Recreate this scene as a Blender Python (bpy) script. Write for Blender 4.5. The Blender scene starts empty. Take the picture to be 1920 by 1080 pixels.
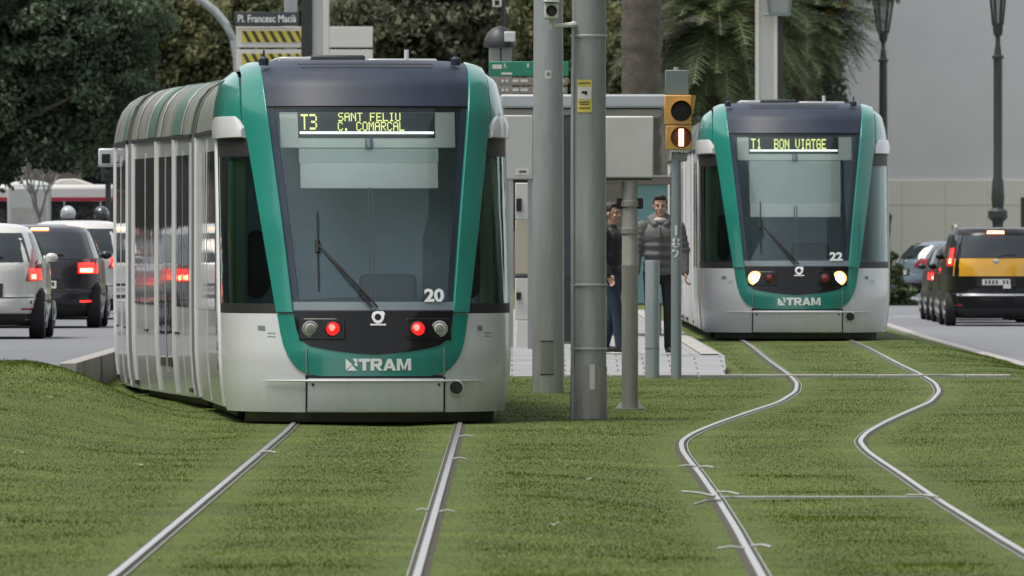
import bpy, bmesh, math, random
import numpy as np
from mathutils import Vector, Matrix, Euler
R = math.radians
random.seed(7)
rng = np.random.default_rng(11)
S = bpy.context.scene
COL = S.collection
F = 20500.0                      # focal length in pixels of a 1920 wide picture

# ------------------------------------------------------------------ camera
cam_d = bpy.data.cameras.new('camera')
cam = bpy.data.objects.new('camera', cam_d)
COL.objects.link(cam)
cam_d.sensor_width = 36
cam_d.lens = F / 1920 * 36
cam_d.clip_start = 1
cam_d.clip_end = 6000
cam.location = (0, 0, 1.7)
cam.rotation_euler = (R(90) - math.atan(100 / F), 0, 0)
cam_d.dof.use_dof = True
cam_d.dof.focus_distance = 104
cam_d.dof.aperture_fstop = 12
S.camera = cam

# ------------------------------------------------------------------ sky, sun, exposure
w = bpy.data.worlds.new('World')
S.world = w
w.use_nodes = True
nt = w.node_tree
bg = nt.nodes['Background']
sky = nt.nodes.new('ShaderNodeTexSky')
sky.sky_type = 'NISHITA'
sky.sun_disc = False
SUN_EL, SUN_ROT = R(68), R(255)
sky.sun_elevation = SUN_EL
sky.sun_rotation = SUN_ROT
sky.air_density = 1.0
sky.dust_density = 1.0
hs = nt.nodes.new('ShaderNodeHueSaturation')
hs.inputs['Saturation'].default_value = 0.22
nt.links.new(sky.outputs[0], hs.inputs['Color'])
nt.links.new(hs.outputs[0], bg.inputs[0])
bg.inputs[1].default_value = 0.135
sun_d = bpy.data.lights.new('sun', 'SUN')
sun = bpy.data.objects.new('sun', sun_d)
COL.objects.link(sun)
sun_d.energy = 2.2
sun_d.angle = R(24)
sun_d.color = (1, 0.93, 0.82)
# sky sun_rotation turns clockwise from +Y seen from above
sdir = Vector((math.sin(SUN_ROT) * math.cos(SUN_EL), math.cos(SUN_ROT) * math.cos(SUN_EL), math.sin(SUN_EL)))
sun.rotation_euler = sdir.to_track_quat('Z', 'Y').to_euler()
S.view_settings.view_transform = 'Standard'
S.view_settings.look = 'None'
S.view_settings.exposure = 0.68
S.view_settings.gamma = 1
S.cycles.max_bounces = 8
S.cycles.transparent_max_bounces = 12


# ------------------------------------------------------------------ materials
def M(name, col, rough=0.5, metal=0.0, var=0.12, scale=3.0, bump=0.0, bscale=40.0, coat=0.0, spec=0.5,
      streak=0.0, attr=None, col2=None, trans=0.0, dirt=0.0):
    m = bpy.data.materials.new(name)
    m.use_nodes = True
    t = m.node_tree
    p = t.nodes['Principled BSDF']
    p.inputs['Roughness'].default_value = rough
    p.inputs['Metallic'].default_value = metal
    p.inputs['Specular IOR Level'].default_value = spec
    if coat:
        p.inputs['Coat Weight'].default_value = coat
        p.inputs['Coat Roughness'].default_value = 0.05
    tc = t.nodes.new('ShaderNodeTexCoord')
    n = t.nodes.new('ShaderNodeTexNoise')
    n.inputs['Scale'].default_value = scale
    n.inputs['Detail'].default_value = 6
    n.inputs['Roughness'].default_value = 0.65
    vec = tc.outputs['Object']
    if streak:
        mp = t.nodes.new('ShaderNodeMapping')
        mp.inputs['Scale'].default_value = (1, 1, streak)
        t.links.new(vec, mp.inputs[0])
        vec = mp.outputs[0]
    t.links.new(vec, n.inputs['Vector'])
    mr = t.nodes.new('ShaderNodeMapRange')
    mr.inputs['From Min'].default_value = 0.25
    mr.inputs['From Max'].default_value = 0.75
    mr.inputs['To Min'].default_value = 1 - var
    mr.inputs['To Max'].default_value = 1 + var
    t.links.new(n.outputs['Fac'], mr.inputs['Value'])
    mix = t.nodes.new('ShaderNodeMix')
    mix.data_type = 'RGBA'
    mix.blend_type = 'MIX'
    mix.inputs[6].default_value = (*col, 1)
    mix.inputs[7].default_value = (*(col2 or col), 1)
    if attr:
        a = t.nodes.new('ShaderNodeAttribute')
        a.attribute_name = attr
        t.links.new(a.outputs['Fac'], mix.inputs[0])
    else:
        t.links.new(n.outputs['Fac'], mix.inputs[0])
    mul = t.nodes.new('ShaderNodeMix')
    mul.data_type = 'RGBA'
    mul.blend_type = 'MULTIPLY'
    mul.inputs[0].default_value = 1
    t.links.new(mix.outputs[2], mul.inputs[6])
    t.links.new(mr.outputs[0], mul.inputs[7])
    src = mul.outputs[2]
    if dirt:
        # road grime: brown film, heaviest near the ground, broken up by noise, with a few vertical runs
        sx_ = t.nodes.new('ShaderNodeSeparateXYZ')
        t.links.new(tc.outputs['Object'], sx_.inputs[0])
        h_ = t.nodes.new('ShaderNodeMapRange')
        h_.inputs['From Min'].default_value = 1.0
        h_.inputs['From Max'].default_value = 0.1
        t.links.new(sx_.outputs[2], h_.inputs['Value'])
        mp2 = t.nodes.new('ShaderNodeMapping')
        mp2.inputs['Scale'].default_value = (7, 7, 0.8)
        t.links.new(tc.outputs['Object'], mp2.inputs[0])
        n3 = t.nodes.new('ShaderNodeTexNoise')
        n3.inputs['Scale'].default_value = 1.6
        n3.inputs['Detail'].default_value = 8
        n3.inputs['Roughness'].default_value = 0.7
        t.links.new(mp2.outputs[0], n3.inputs['Vector'])
        r3 = t.nodes.new('ShaderNodeMapRange')
        r3.inputs['From Min'].default_value = 0.35
        r3.inputs['From Max'].default_value = 0.7
        t.links.new(n3.outputs['Fac'], r3.inputs['Value'])
        pw = t.nodes.new('ShaderNodeMath')
        pw.operation = 'MULTIPLY_ADD'
        pw.inputs[1].default_value = 0.8
        pw.inputs[2].default_value = 0.2
        t.links.new(h_.outputs[0], pw.inputs[0])
        mm = t.nodes.new('ShaderNodeMath')
        mm.operation = 'MULTIPLY'
        t.links.new(r3.outputs[0], mm.inputs[0])
        t.links.new(pw.outputs[0], mm.inputs[1])
        ms_ = t.nodes.new('ShaderNodeMath')
        ms_.operation = 'MULTIPLY'
        ms_.inputs[1].default_value = dirt
        t.links.new(mm.outputs[0], ms_.inputs[0])
        dm_ = t.nodes.new('ShaderNodeMix')
        dm_.data_type = 'RGBA'
        dm_.inputs[7].default_value = (0.17, 0.15, 0.12, 1)
        t.links.new(ms_.outputs[0], dm_.inputs[0])
        t.links.new(mul.outputs[2], dm_.inputs[6])
        src = dm_.outputs[2]
    t.links.new(src, p.inputs['Base Color'])
    if trans:
        p.inputs['Transmission Weight'].default_value = 0
        p.inputs['Subsurface Weight'].default_value = 0
        tr = t.nodes.new('ShaderNodeBsdfTranslucent')
        t.links.new(mul.outputs[2], tr.inputs['Color'])
        ms = t.nodes.new('ShaderNodeMixShader')
        ms.inputs[0].default_value = trans
        t.links.new(p.outputs[0], ms.inputs[1])
        t.links.new(tr.outputs[0], ms.inputs[2])
        t.links.new(ms.outputs[0], t.nodes['Material Output'].inputs['Surface'])
    if bump:
        b = t.nodes.new('ShaderNodeBump')
        b.inputs['Strength'].default_value = bump
        b.inputs['Distance'].default_value = 0.02
        n2 = t.nodes.new('ShaderNodeTexNoise')
        n2.inputs['Scale'].default_value = bscale
        n2.inputs['Detail'].default_value = 4
        t.links.new(tc.outputs['Object'], n2.inputs['Vector'])
        t.links.new(n2.outputs['Fac'], b.inputs['Height'])
        t.links.new(b.outputs[0], p.inputs['Normal'])
    return m


def EMIT(name, col, strength, base=(0.3, 0.3, 0.3)):
    m = M(name, base, 0.3, var=0.05)
    p = m.node_tree.nodes['Principled BSDF']
    p.inputs['Emission Color'].default_value = (*col, 1)
    p.inputs['Emission Strength'].default_value = strength
    return m


def GLASS(name, tint, rough=0.02, ior=1.5, refl=1.0):
    m = bpy.data.materials.new(name)
    m.use_nodes = True
    t = m.node_tree
    t.nodes.remove(t.nodes['Principled BSDF'])
    out = t.nodes['Material Output']
    tr = t.nodes.new('ShaderNodeBsdfTransparent')
    tr.inputs[0].default_value = (*tint, 1)
    gl = t.nodes.new('ShaderNodeBsdfGlossy')
    gl.inputs['Roughness'].default_value = rough
    gl.inputs['Color'].default_value = (0.82 * refl, 0.98 * refl, refl, 1)
    fr = t.nodes.new('ShaderNodeFresnel')
    fr.inputs['IOR'].default_value = ior
    tc = t.nodes.new('ShaderNodeTexCoord')
    n = t.nodes.new('ShaderNodeTexNoise')
    n.inputs['Scale'].default_value = 1.2
    t.links.new(tc.outputs['Object'], n.inputs['Vector'])
    b = t.nodes.new('ShaderNodeBump')
    b.inputs['Strength'].default_value = 0.05
    b.inputs['Distance'].default_value = 0.02
    t.links.new(n.outputs['Fac'], b.inputs['Height'])
    t.links.new(b.outputs[0], gl.inputs['Normal'])
    ms = t.nodes.new('ShaderNodeMixShader')
    t.links.new(fr.outputs[0], ms.inputs[0])
    t.links.new(tr.outputs[0], ms.inputs[1])
    t.links.new(gl.outputs[0], ms.inputs[2])
    t.links.new(ms.outputs[0], out.inputs['Surface'])
    return m


K = {}
K['white'] = M('white_paint', (0.60, 0.62, 0.64), 0.30, var=0.08, scale=1.5, coat=0.35, col2=(0.56, 0.58, 0.595), dirt=0.16)
K['silver'] = M('silver_paint', (0.42, 0.44, 0.46), 0.28, var=0.12, scale=1.2, coat=0.4, col2=(0.36, 0.38, 0.39), dirt=0.5)
K['post'] = M('white_post', (0.68, 0.69, 0.70), 0.35, var=0.08, dirt=0.45)
K['green'] = M('tram_green', (0.010, 0.205, 0.162), 0.28, var=0.12, scale=1.5, coat=0.5, dirt=0.22)
K['navy'] = M('navy_panel', (0.020, 0.031, 0.056), 0.5, var=0.2, scale=3, spec=0.35, dirt=0.15)
K['black_gloss'] = M('black_gloss', (0.008, 0.0085, 0.009), 0.08, var=0.1, spec=0.35)
K['black'] = M('black_rubber', (0.012, 0.012, 0.013), 0.6, var=0.15)
K['dark'] = M('dark_metal', (0.03, 0.032, 0.034), 0.5, var=0.2, bump=0.1)
K['skirt'] = M('dark_skirt', (0.035, 0.034, 0.033), 0.6, var=0.3, scale=5)
K['cowl'] = M('roof_cowl_grey', (0.19, 0.195, 0.17), 0.6, var=0.45, scale=3.2, col2=(0.12, 0.135, 0.115), streak=0.5)
K['cowl_green'] = M('roof_cowl_green', (0.065, 0.135, 0.105), 0.5, var=0.25, scale=2.2)
K['side_glass'] = M('side_glass', (0.012, 0.014, 0.015), 0.03, bump=0.06, bscale=2.5, var=0.2, spec=0.6)
K['windscreen'] = GLASS('windscreen_glass', (0.98, 1.0, 0.99), 0.02, 1.62)
K['cab_glass'] = GLASS('cab_glass', (0.60, 0.72, 0.67), 0.02, 1.4)
K['board'] = M('pale_board', (0.86, 0.90, 0.82), 0.7, var=0.04)
K['blind'] = M('blind_cloth', (0.86, 0.90, 0.84), 0.8, var=0.05)
K['blind_dark'] = M('blind_cloth_upper', (0.68, 0.75, 0.69), 0.8, var=0.05)
K['display'] = M('display_black', (0.025, 0.035, 0.035), 0.35, var=0.1)
K['led'] = EMIT('led_yellow', (0.78, 0.85, 0.22), 0.8)
K['tube'] = EMIT('light_tube', (0.9, 1.0, 0.92), 1.2)
K['interior'] = M('cab_interior_grey', (0.50, 0.68, 0.80), 0.7, var=0.15, scale=2)
K['dash'] = M('dashboard', (0.16, 0.20, 0.23), 0.6, var=0.15)
K['pale_green'] = M('pale_green_panel', (0.50, 0.68, 0.48), 0.6, var=0.08)
K['seat'] = M('seat_cloth', (0.05, 0.07, 0.08), 0.8, var=0.2)
K['lamp_off'] = M('lamp_lens_off', (0.45, 0.44, 0.36), 0.15, var=0.25, scale=30, coat=0.5)
K['red_on'] = EMIT('red_lamp_on', (1.0, 0.012, 0.016), 1.1, (0.4, 0.01, 0.012))
K['red_off'] = M('red_lens_off', (0.20, 0.02, 0.02), 0.12, var=0.2, coat=0.6)
K['head_halo'] = EMIT('headlight_halo', (1.0, 0.50, 0.14), 1.6)  # glowing ring added for the halo round lit headlights
K['head_on'] = EMIT('headlight_on', (1.0, 0.80, 0.48), 7.0)
K['letter'] = M('white_letter', (0.78, 0.80, 0.80), 0.4, var=0.03)
K['rail'] = M('rail_steel', (0.52, 0.52, 0.51), 0.3, metal=0.75, var=0.22, scale=9, col2=(0.34, 0.33, 0.31))
K['soil'] = M('rail_soil', (0.050, 0.046, 0.034), 0.9, var=0.4, scale=8, bump=0.4, bscale=30)
K['concrete'] = M('concrete', (0.34, 0.34, 0.32), 0.85, var=0.2, scale=5, bump=0.2)
K['galv'] = M('galvanised_steel', (0.40, 0.43, 0.43), 0.42, metal=0.12, var=0.24, scale=5, streak=0.2, col2=(0.33, 0.36, 0.355), dirt=0.6, bump=0.08)
K['galv2'] = M('grey_green_steel', (0.29, 0.315, 0.30), 0.45, metal=0.12, var=0.28, scale=5, streak=0.2, col2=(0.22, 0.24, 0.225), dirt=0.6, bump=0.08)
K['beigepole'] = M('stone_grey_pole', (0.33, 0.325, 0.30), 0.5, metal=0.15, var=0.22, scale=5, streak=0.2, dirt=0.6, bump=0.08)
K['box'] = M('pale_box', (0.60, 0.60, 0.57), 0.5, var=0.08, scale=3)
K['amber_box'] = M('signal_yellow', (0.58, 0.335, 0.095), 0.5, var=0.12, scale=8)
K['signal_grey'] = M('signal_grey', (0.16, 0.20, 0.20), 0.5, var=0.08)
K['signal_bar'] = EMIT('signal_bar_white', (1.0, 0.82, 0.62), 3.0)
K['amber_brown'] = M('signal_amber_brown', (0.20, 0.055, 0.015), 0.3, var=0.2)  # plain brown-amber without emission, for the lower lens and its visor
K['yellow'] = M('yellow_sheet', (0.62, 0.52, 0.10), 0.55, var=0.12, scale=8)
K['tape_black'] = M('tape_black', (0.07, 0.06, 0.02), 0.6, var=0.2)
K['sign_white'] = M('sign_white', (0.66, 0.64, 0.61), 0.5, var=0.05)
K['sign_green'] = M('sign_green', (0.02, 0.22, 0.13), 0.5, var=0.12)
K['sign_brown'] = M('sign_brown', (0.26, 0.23, 0.20), 0.6, var=0.12)
K['plate_dark'] = M('street_plate', (0.05, 0.055, 0.06), 0.5, var=0.1)
K['paving'] = M('platform_paving', (0.30, 0.31, 0.325), 0.8, var=0.14, scale=3, bump=0.15)
_t = K['paving'].node_tree
_p = _t.nodes['Principled BSDF']
_l = _p.inputs['Base Color'].links[0].from_socket
_b = _t.nodes.new('ShaderNodeTexBrick')
_b.inputs['Scale'].default_value = 1.0
_b.inputs['Brick Width'].default_value = 0.6
_b.inputs['Row Height'].default_value = 0.4
_b.inputs['Mortar Size'].default_value = 0.012
_b.inputs['Color1'].default_value = (1, 1, 1, 1)
_b.inputs['Color2'].default_value = (0.86, 0.86, 0.86, 1)
_b.inputs['Mortar'].default_value = (0.45, 0.44, 0.42, 1)
_tc = _t.nodes.new('ShaderNodeTexCoord')
_t.links.new(_tc.outputs['Object'], _b.inputs['Vector'])
_x = _t.nodes.new('ShaderNodeMix')
_x.data_type = 'RGBA'
_x.blend_type = 'MULTIPLY'
_x.inputs[0].default_value = 1
_t.links.new(_l, _x.inputs[6])
_t.links.new(_b.outputs['Color'], _x.inputs[7])
_t.links.new(_x.outputs[2], _p.inputs['Base Color'])
K['red_core'] = EMIT('red_lamp_core', (1.0, 0.22, 0.18), 1.3, (0.5, 0.05, 0.05))
K['asphalt'] = M('asphalt', (0.165, 0.175, 0.195), 0.85, var=0.22, scale=2.2, bump=0.25, bscale=60)
K['kerb'] = M('granite_kerb', (0.33, 0.32, 0.31), 0.8, var=0.25, scale=6, bump=0.2)
K['ornate'] = M('cast_iron', (0.028, 0.036, 0.034), 0.45, var=0.2, bump=0.1)
K['lantern_glass'] = M('lantern_glass', (0.33, 0.34, 0.34), 0.2, var=0.1)
K['road_paint'] = M('road_paint', (0.55, 0.55, 0.54), 0.8, var=0.2, scale=12)


# ------------------------------------------------------------------ mesh helpers
class MB:
    def __init__(s):
        s.v = []
        s.f = []

    def add(s, vs, fs):
        o = len(s.v)
        s.v += [tuple(map(float, p)) for p in vs]
        s.f += [tuple(i + o for i in f) for f in fs]
        return s

    def box(s, x0, x1, y0, y1, z0, z1):
        v = [(x, y, z) for z in (z0, z1) for y in (y0, y1) for x in (x0, x1)]
        return s.add(v, [(0, 2, 3, 1), (4, 5, 7, 6), (0, 1, 5, 4), (2, 6, 7, 3), (0, 4, 6, 2), (1, 3, 7, 5)])

    def grid(s, P, close_u=False):
        nu, nv = len(P), len(P[0])
        vs = [p for row in P for p in row]
        fs = []
        for i in range(nu - (0 if close_u else 1)):
            i2 = (i + 1) % nu
            for j in range(nv - 1):
                fs.append((i * nv + j, i2 * nv + j, i2 * nv + j + 1, i * nv + j + 1))
        return s.add(vs, fs)

    def tube(s, pts, rad, n=10, cap=True, sx=1.0):
        pts = [Vector(p) for p in pts]
        if not hasattr(rad, '__len__'):
            rad = [rad] * len(pts)
        rows = []
        up = Vector((0, 0, 1))
        for i, p in enumerate(pts):
            d = (pts[min(i + 1, len(pts) - 1)] - pts[max(i - 1, 0)])
            d.normalize()
            a = up if abs(d.z) < 0.95 else Vector((0, 1, 0))
            x = d.cross(a).normalized()
            y = x.cross(d).normalized()
            rows.append([tuple(p + (x * math.cos(t) * sx + y * math.sin(t)) * rad[i]) for t in
                         [2 * math.pi * k / n for k in range(n)]])
        o = len(s.v)
        vs = [q for r in rows for q in r]
        fs = []
        for i in range(len(rows) - 1):
            for k in range(n):
                k2 = (k + 1) % n
                fs.append((i * n + k, i * n + k2, (i + 1) * n + k2, (i + 1) * n + k))
        if cap:
            fs.append(tuple(range(n))[::-1])
            fs.append(tuple((len(rows) - 1) * n + k for k in range(n)))
        return s.add(vs, fs)

    def lathe(s, prof, n=20, c=(0, 0, 0), axis='z', cap=True):
        rows = []
        for r, h in prof:
            row = []
            for k in range(n):
                t = 2 * math.pi * k / n
                a, b = r * math.cos(t), r * math.sin(t)
                if axis == 'z':
                    q = (c[0] + a, c[1] + b, c[2] + h)
                elif axis == 'y':
                    q = (c[0] + a, c[1] + h, c[2] + b)
                else:
                    q = (c[0] + h, c[1] + a, c[2] + b)
                row.append(q)
            rows.append(row)
        vs = [q for r in rows for q in r]
        fs = []
        for i in range(len(rows) - 1):
            for k in range(n):
                k2 = (k + 1) % n
                fs.append((i * n + k, i * n + k2, (i + 1) * n + k2, (i + 1) * n + k))
        if cap:
            fs.append(tuple(range(n))[::-1])
            fs.append(tuple((len(rows) - 1) * n + k for k in range(n)))
        return s.add(vs, fs)

    def ell(s, c, r, nu=16, nv=10):
        rows = []
        for j in range(nv + 1):
            ph = -math.pi / 2 + math.pi * j / nv
            rows.append([(c[0] + r[0] * math.cos(ph) * math.cos(2 * math.pi * k / nu),
                          c[1] + r[1] * math.cos(ph) * math.sin(2 * math.pi * k / nu),
                          c[2] + r[2] * math.sin(ph)) for k in range(nu)])
        vs = [q for r_ in rows for q in r_]
        fs = []
        for i in range(nv):
            for k in range(nu):
                k2 = (k + 1) % nu
                fs.append((i * nu + k, i * nu + k2, (i + 1) * nu + k2, (i + 1) * nu + k))
        return s.add(vs, fs)

    def cap(s, p0, p1, r0, r1, n=12):
        """capsule between two points, tapered, with rounded ends"""
        p0, p1 = Vector(p0), Vector(p1)
        d = (p1 - p0)
        L = d.length or 1e-6
        d = d / L
        pts, rad = [], []
        for k in range(4):
            t = math.pi / 2 * (1 - k / 3.0)
            pts.append(p0 - d * r0 * math.sin(t))
            rad.append(max(r0 * math.cos(t), 0.0008))
        for k in range(4):
            t = math.pi / 2 * k / 3.0
            pts.append(p1 + d * r1 * math.sin(t))
            rad.append(max(r1 * math.cos(t), 0.0008))
        return s.tube(pts, rad, n)

    def build(s, name, mat, parent=None, smooth=True, bevel=0.0, angle=35, loc=None, rot=None):
        me = bpy.data.meshes.new(name)
        me.from_pydata(s.v, [], s.f)
        bm = bmesh.new()
        bm.from_mesh(me)
        bmesh.ops.remove_doubles(bm, verts=bm.verts, dist=1e-5)
        bmesh.ops.recalc_face_normals(bm, faces=bm.faces)
        bm.to_mesh(me)
        bm.free()
        if mat is not None:
            me.materials.append(mat)
        if smooth:
            me.polygons.foreach_set('use_smooth', [True] * len(me.polygons))
            me.set_sharp_from_angle(angle=R(angle))
        ob = bpy.data.objects.new(name, me)
        COL.objects.link(ob)
        if parent is not None:
            ob.parent = parent
        if loc is not None:
            ob.location = loc
        if rot is not None:
            ob.rotation_euler = rot
        if bevel:
            b = ob.modifiers.new('bevel', 'BEVEL')
            b.width = bevel
            b.segments = 2
            b.limit_method = 'ANGLE'
            b.angle_limit = R(40)
        return ob


def tag(o, label=None, cat=None, group=None, kind=None):
    if label:
        o['label'] = label
    if cat:
        o['category'] = cat
    if group:
        o['group'] = group
    if kind:
        o['kind'] = kind
    return o


def thing(name, label, cat, loc=(0, 0, 0), rz=0.0, group=None):
    o = bpy.data.objects.new(name, None)
    COL.objects.link(o)
    o.location = loc
    o.rotation_euler = (0, 0, rz)
    o.empty_display_size = 0.2
    return tag(o, label, cat, group)


def copy_tree(o, parent=None):
    c = o.copy()
    COL.objects.link(c)
    if parent is not None:
        c.parent = parent
    for ch in list(o.children):
        copy_tree(ch, c)
    return c


def text_geo(txt, size=1.0, offset=0.0, sx=1.0, align='CENTER'):
    """flat letters as (verts2d, faces)"""
    cu = bpy.data.curves.new('letters', 'FONT')
    cu.body = txt
    cu.size = size
    cu.offset = offset
    cu.align_x = align
    cu.align_y = 'CENTER'
    cu.resolution_u = 4
    ob = bpy.data.objects.new('letters', cu)
    COL.objects.link(ob)
    dg = bpy.context.evaluated_depsgraph_get()
    dg.update()
    me = bpy.data.meshes.new_from_object(ob.evaluated_get(dg))
    v = [(p.co.x * sx, p.co.y) for p in me.vertices]
    f = [tuple(p.vertices) for p in me.polygons]
    bpy.data.objects.remove(ob)
    bpy.data.curves.remove(cu)
    bpy.data.meshes.remove(me)
    return v, f


def text_part(txt, size, mat, parent, fn, name='lettering', offset=0.0, sx=1.0):
    v, f = text_geo(txt, size, offset, sx)
    mb = MB()
    mb.add([fn(a, b) for a, b in v], f)
    return mb.build(name, mat, parent, smooth=False)


def px(u, d):
    return (u - 960) / F * d


def pz(y, d):
    return 1.7 + (440 - y) / F * d


def sstep(t):
    t = np.clip(t, 0, 1)
    return t * t * (3 - 2 * t)


# ------------------------------------------------------------------ ground shape and tracks
_gy = np.array([20, 40, 53.5, 64, 75, 86, 96, 110, 123, 143, 165, 200, 260, 400, 3000.])
_gz = np.array([0.05, 0.03, 0.0, -0.075, -0.122, -0.085, -0.028, 0.03, 0.10, 0.215, 0.23, 0.22, 0.2, 0.2, 0.2])
_yy = np.linspace(20, 3000, 29801)
_kern = np.exp(-0.5 * (np.arange(-60, 61) / 14.0) ** 2)
_kern /= _kern.sum()


_kern2 = np.exp(-0.5 * (np.arange(-60, 61) / 8.0) ** 2)
_kern2 /= _kern2.sum()


def _smooth(a, k=None):
    if k is not None:
        return np.convolve(np.pad(a, 60, mode='edge'), k, mode='valid')
    return _smooth0(a)


def _smooth0(a):
    return np.convolve(np.pad(a, 60, mode='edge'), _kern, mode='valid')


_gs = _smooth(np.interp(_yy, _gy, _gz))


_gl = _smooth(np.interp(_yy, _gy, np.where((_gy > 54) & (_gy < 95), np.interp(_gy, [53.5, 96], [0.0, -0.028]), _gz)))


def gtrack(y):
    return np.interp(y, _yy, _gs)


def gleft(y):
    return np.interp(y, _yy, _gl)


_c1 = -1.22 - 1.75 * sstep((_yy - 98.5) / 20.5)
_c2 = _smooth(np.interp(_yy, [20, 53.5, 65, 74.8, 82, 88.7, 92, 95, 99, 103.5, 108.5, 114, 118.5, 123.5, 131, 141, 152, 3000],
                        [1.7, 1.98, 2.09, 2.155, 2.15, 2.13, 2.17, 2.33, 2.62, 2.98, 3.4, 3.71, 3.84, 3.88, 3.87, 3.89, 3.95, 3.95]), _kern2)


def c1(y):
    return np.interp(y, _yy, _c1)


def c2(y):
    return np.interp(y, _yy, _c2)


ROADL_Z, ROADR_Z = 0.35, 0.0


def _fbm(x, y):
    return (np.sin(x * 1.3 + 0.7 * y) + np.sin(x * 0.7 - 1.1 * y + 2) + np.sin(2.1 * x + 0.45 * y + 1.0) +
            np.sin(0.9 * x + 1.9 * y + 4) + 0.6 * np.sin(3.3 * x - 2.3 * y) + 0.6 * np.sin(-2.9 * x + 3.7 * y + 1.7)) / 5.2


def road_left_edge(y):
    return np.where(y > 110, -4.55, -4.55 - (110 - y) * 1.2)


def road_right_edge(y):
    return np.interp(y, [20, 139, 174, 211, 260, 3000], [6.75, 6.62, 6.75, 7.1, 7.3, 7.4])


def zg(x, y):
    x = np.asarray(x, float)
    y = np.asarray(y, float)
    wq = sstep((x - 0.0) / 1.3)
    g = gleft(y) * (1 - wq) + gtrack(y) * wq
    a = c1(y) - 1.45
    H = np.interp(y, [20, 55, 80, 100, 106, 111, 113], [0.06, 0.06, 0.16, 0.30, 0.45, 0.42, 0.33])
    wid = np.interp(y, [20, 90, 118], [2.8, 2.2, 0.8])
    t = sstep((a - x) / wid)
    z = g + t * (H - g)
    tr = sstep((x - (c2(y) + 1.5)) / 1.4)
    Hr = np.interp(y, [20, 100, 125, 140, 3000], [0.0, 0.02, 0.05, 0.0, 0.0])
    z = z + tr * (Hr - z)
    # soft lumps, none on the rails
    d1 = np.minimum(np.abs(np.abs(x - c1(y)) - 0.75), np.abs(np.abs(x - c2(y)) - 0.75))
    z = z + 0.018 * _fbm(x * 1.1, y * 0.55) * sstep((d1 - 0.12) / 0.4)
    # sunk below the roads
    z = np.where((x < road_left_edge(y) - 0.02) & (y > 111), ROADL_Z - 0.12, z)
    z = np.where(x > road_right_edge(y) + 0.05, ROADR_Z - 0.06, z)
    return z


xs = np.unique(np.concatenate([np.linspace(-700, -30, 12), np.linspace(-30, -8, 12), np.arange(-8, 9.01, 0.16),
                               np.linspace(9, 30, 12), np.linspace(30, 700, 12)]))
ys = np.unique(np.concatenate([np.linspace(-300, 20, 8), np.linspace(20, 48, 12), np.arange(48, 150, 0.3), np.arange(150, 260, 3),
                               np.linspace(260, 2500, 20)]))
mb = MB()
XX, YY = np.meshgrid(xs, ys, indexing='ij')
ZZ = zg(XX, YY)
mb.grid([[(XX[i, j], YY[i, j], ZZ[i, j]) for j in range(len(ys))] for i in range(len(xs))])
ground_m = M('turf_ground', (0.050, 0.082, 0.008), 0.95, var=0.35, scale=0.8, bump=0.5, bscale=18, col2=(0.088, 0.118, 0.016))
tag(mb.build('ground', ground_m, angle=180), kind='structure')


def road(name, xl, xr, y0, y1, z, m):
    b = MB()
    yy = np.arange(y0, y1 + 0.1, 4.0)
    b.grid([[(xl(y) + (xr(y) - xl(y)) * k / 6.0, y, z) for y in yy] for k in range(7)])
    return tag(b.build(name, m), kind='structure')


road('road', lambda y: -60.0, lambda y: float(road_left_edge(np.array(y))), 112, 420, ROADL_Z, K['asphalt'])
road('road', lambda y: float(road_right_edge(np.array(y))), lambda y: 19.0, 20, 330, ROADR_Z, K['asphalt'])
# kerbs
b = MB()
for y in np.arange(111, 330, 1.5):
    b.box(-4.60, -4.42, y, y + 1.485, 0.0, 0.40)
tag(b.build('kerb', K['kerb'], bevel=0.012), kind='structure')
b = MB()
for y in np.arange(130, 330, 1.5):
    xe = float(road_right_edge(np.array(y)))
    b.box(xe - 0.17, xe + 0.0, y, y + 1.485, -0.2, 0.055)
tag(b.build('kerb', K['kerb'], bevel=0.012), kind='structure')
b = MB()
for xl in (-7.95, -11.2):
    for y in np.arange(114, 320, 9.0):
        b.box(xl, xl + 0.12, y, y + 3.5, ROADL_Z + 0.001, ROADL_Z + 0.005)
b.box(-30, -4.8, 196, 196.5, ROADL_Z + 0.001, ROADL_Z + 0.005)
tag(b.build('road_marking', K['road_paint'], smooth=False), kind='structure')
b = MB()
b.box(7.9, 30, 226.0, 226.5, ROADR_Z + 0.001, ROADR_Z + 0.005)
for y in np.arange(150, 320, 9.0):
    b.box(10.7, 10.82, y, y + 3.5, ROADR_Z + 0.001, ROADR_Z + 0.005)
tag(b.build('road_marking', K['road_paint'], smooth=False), kind='structure')


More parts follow.
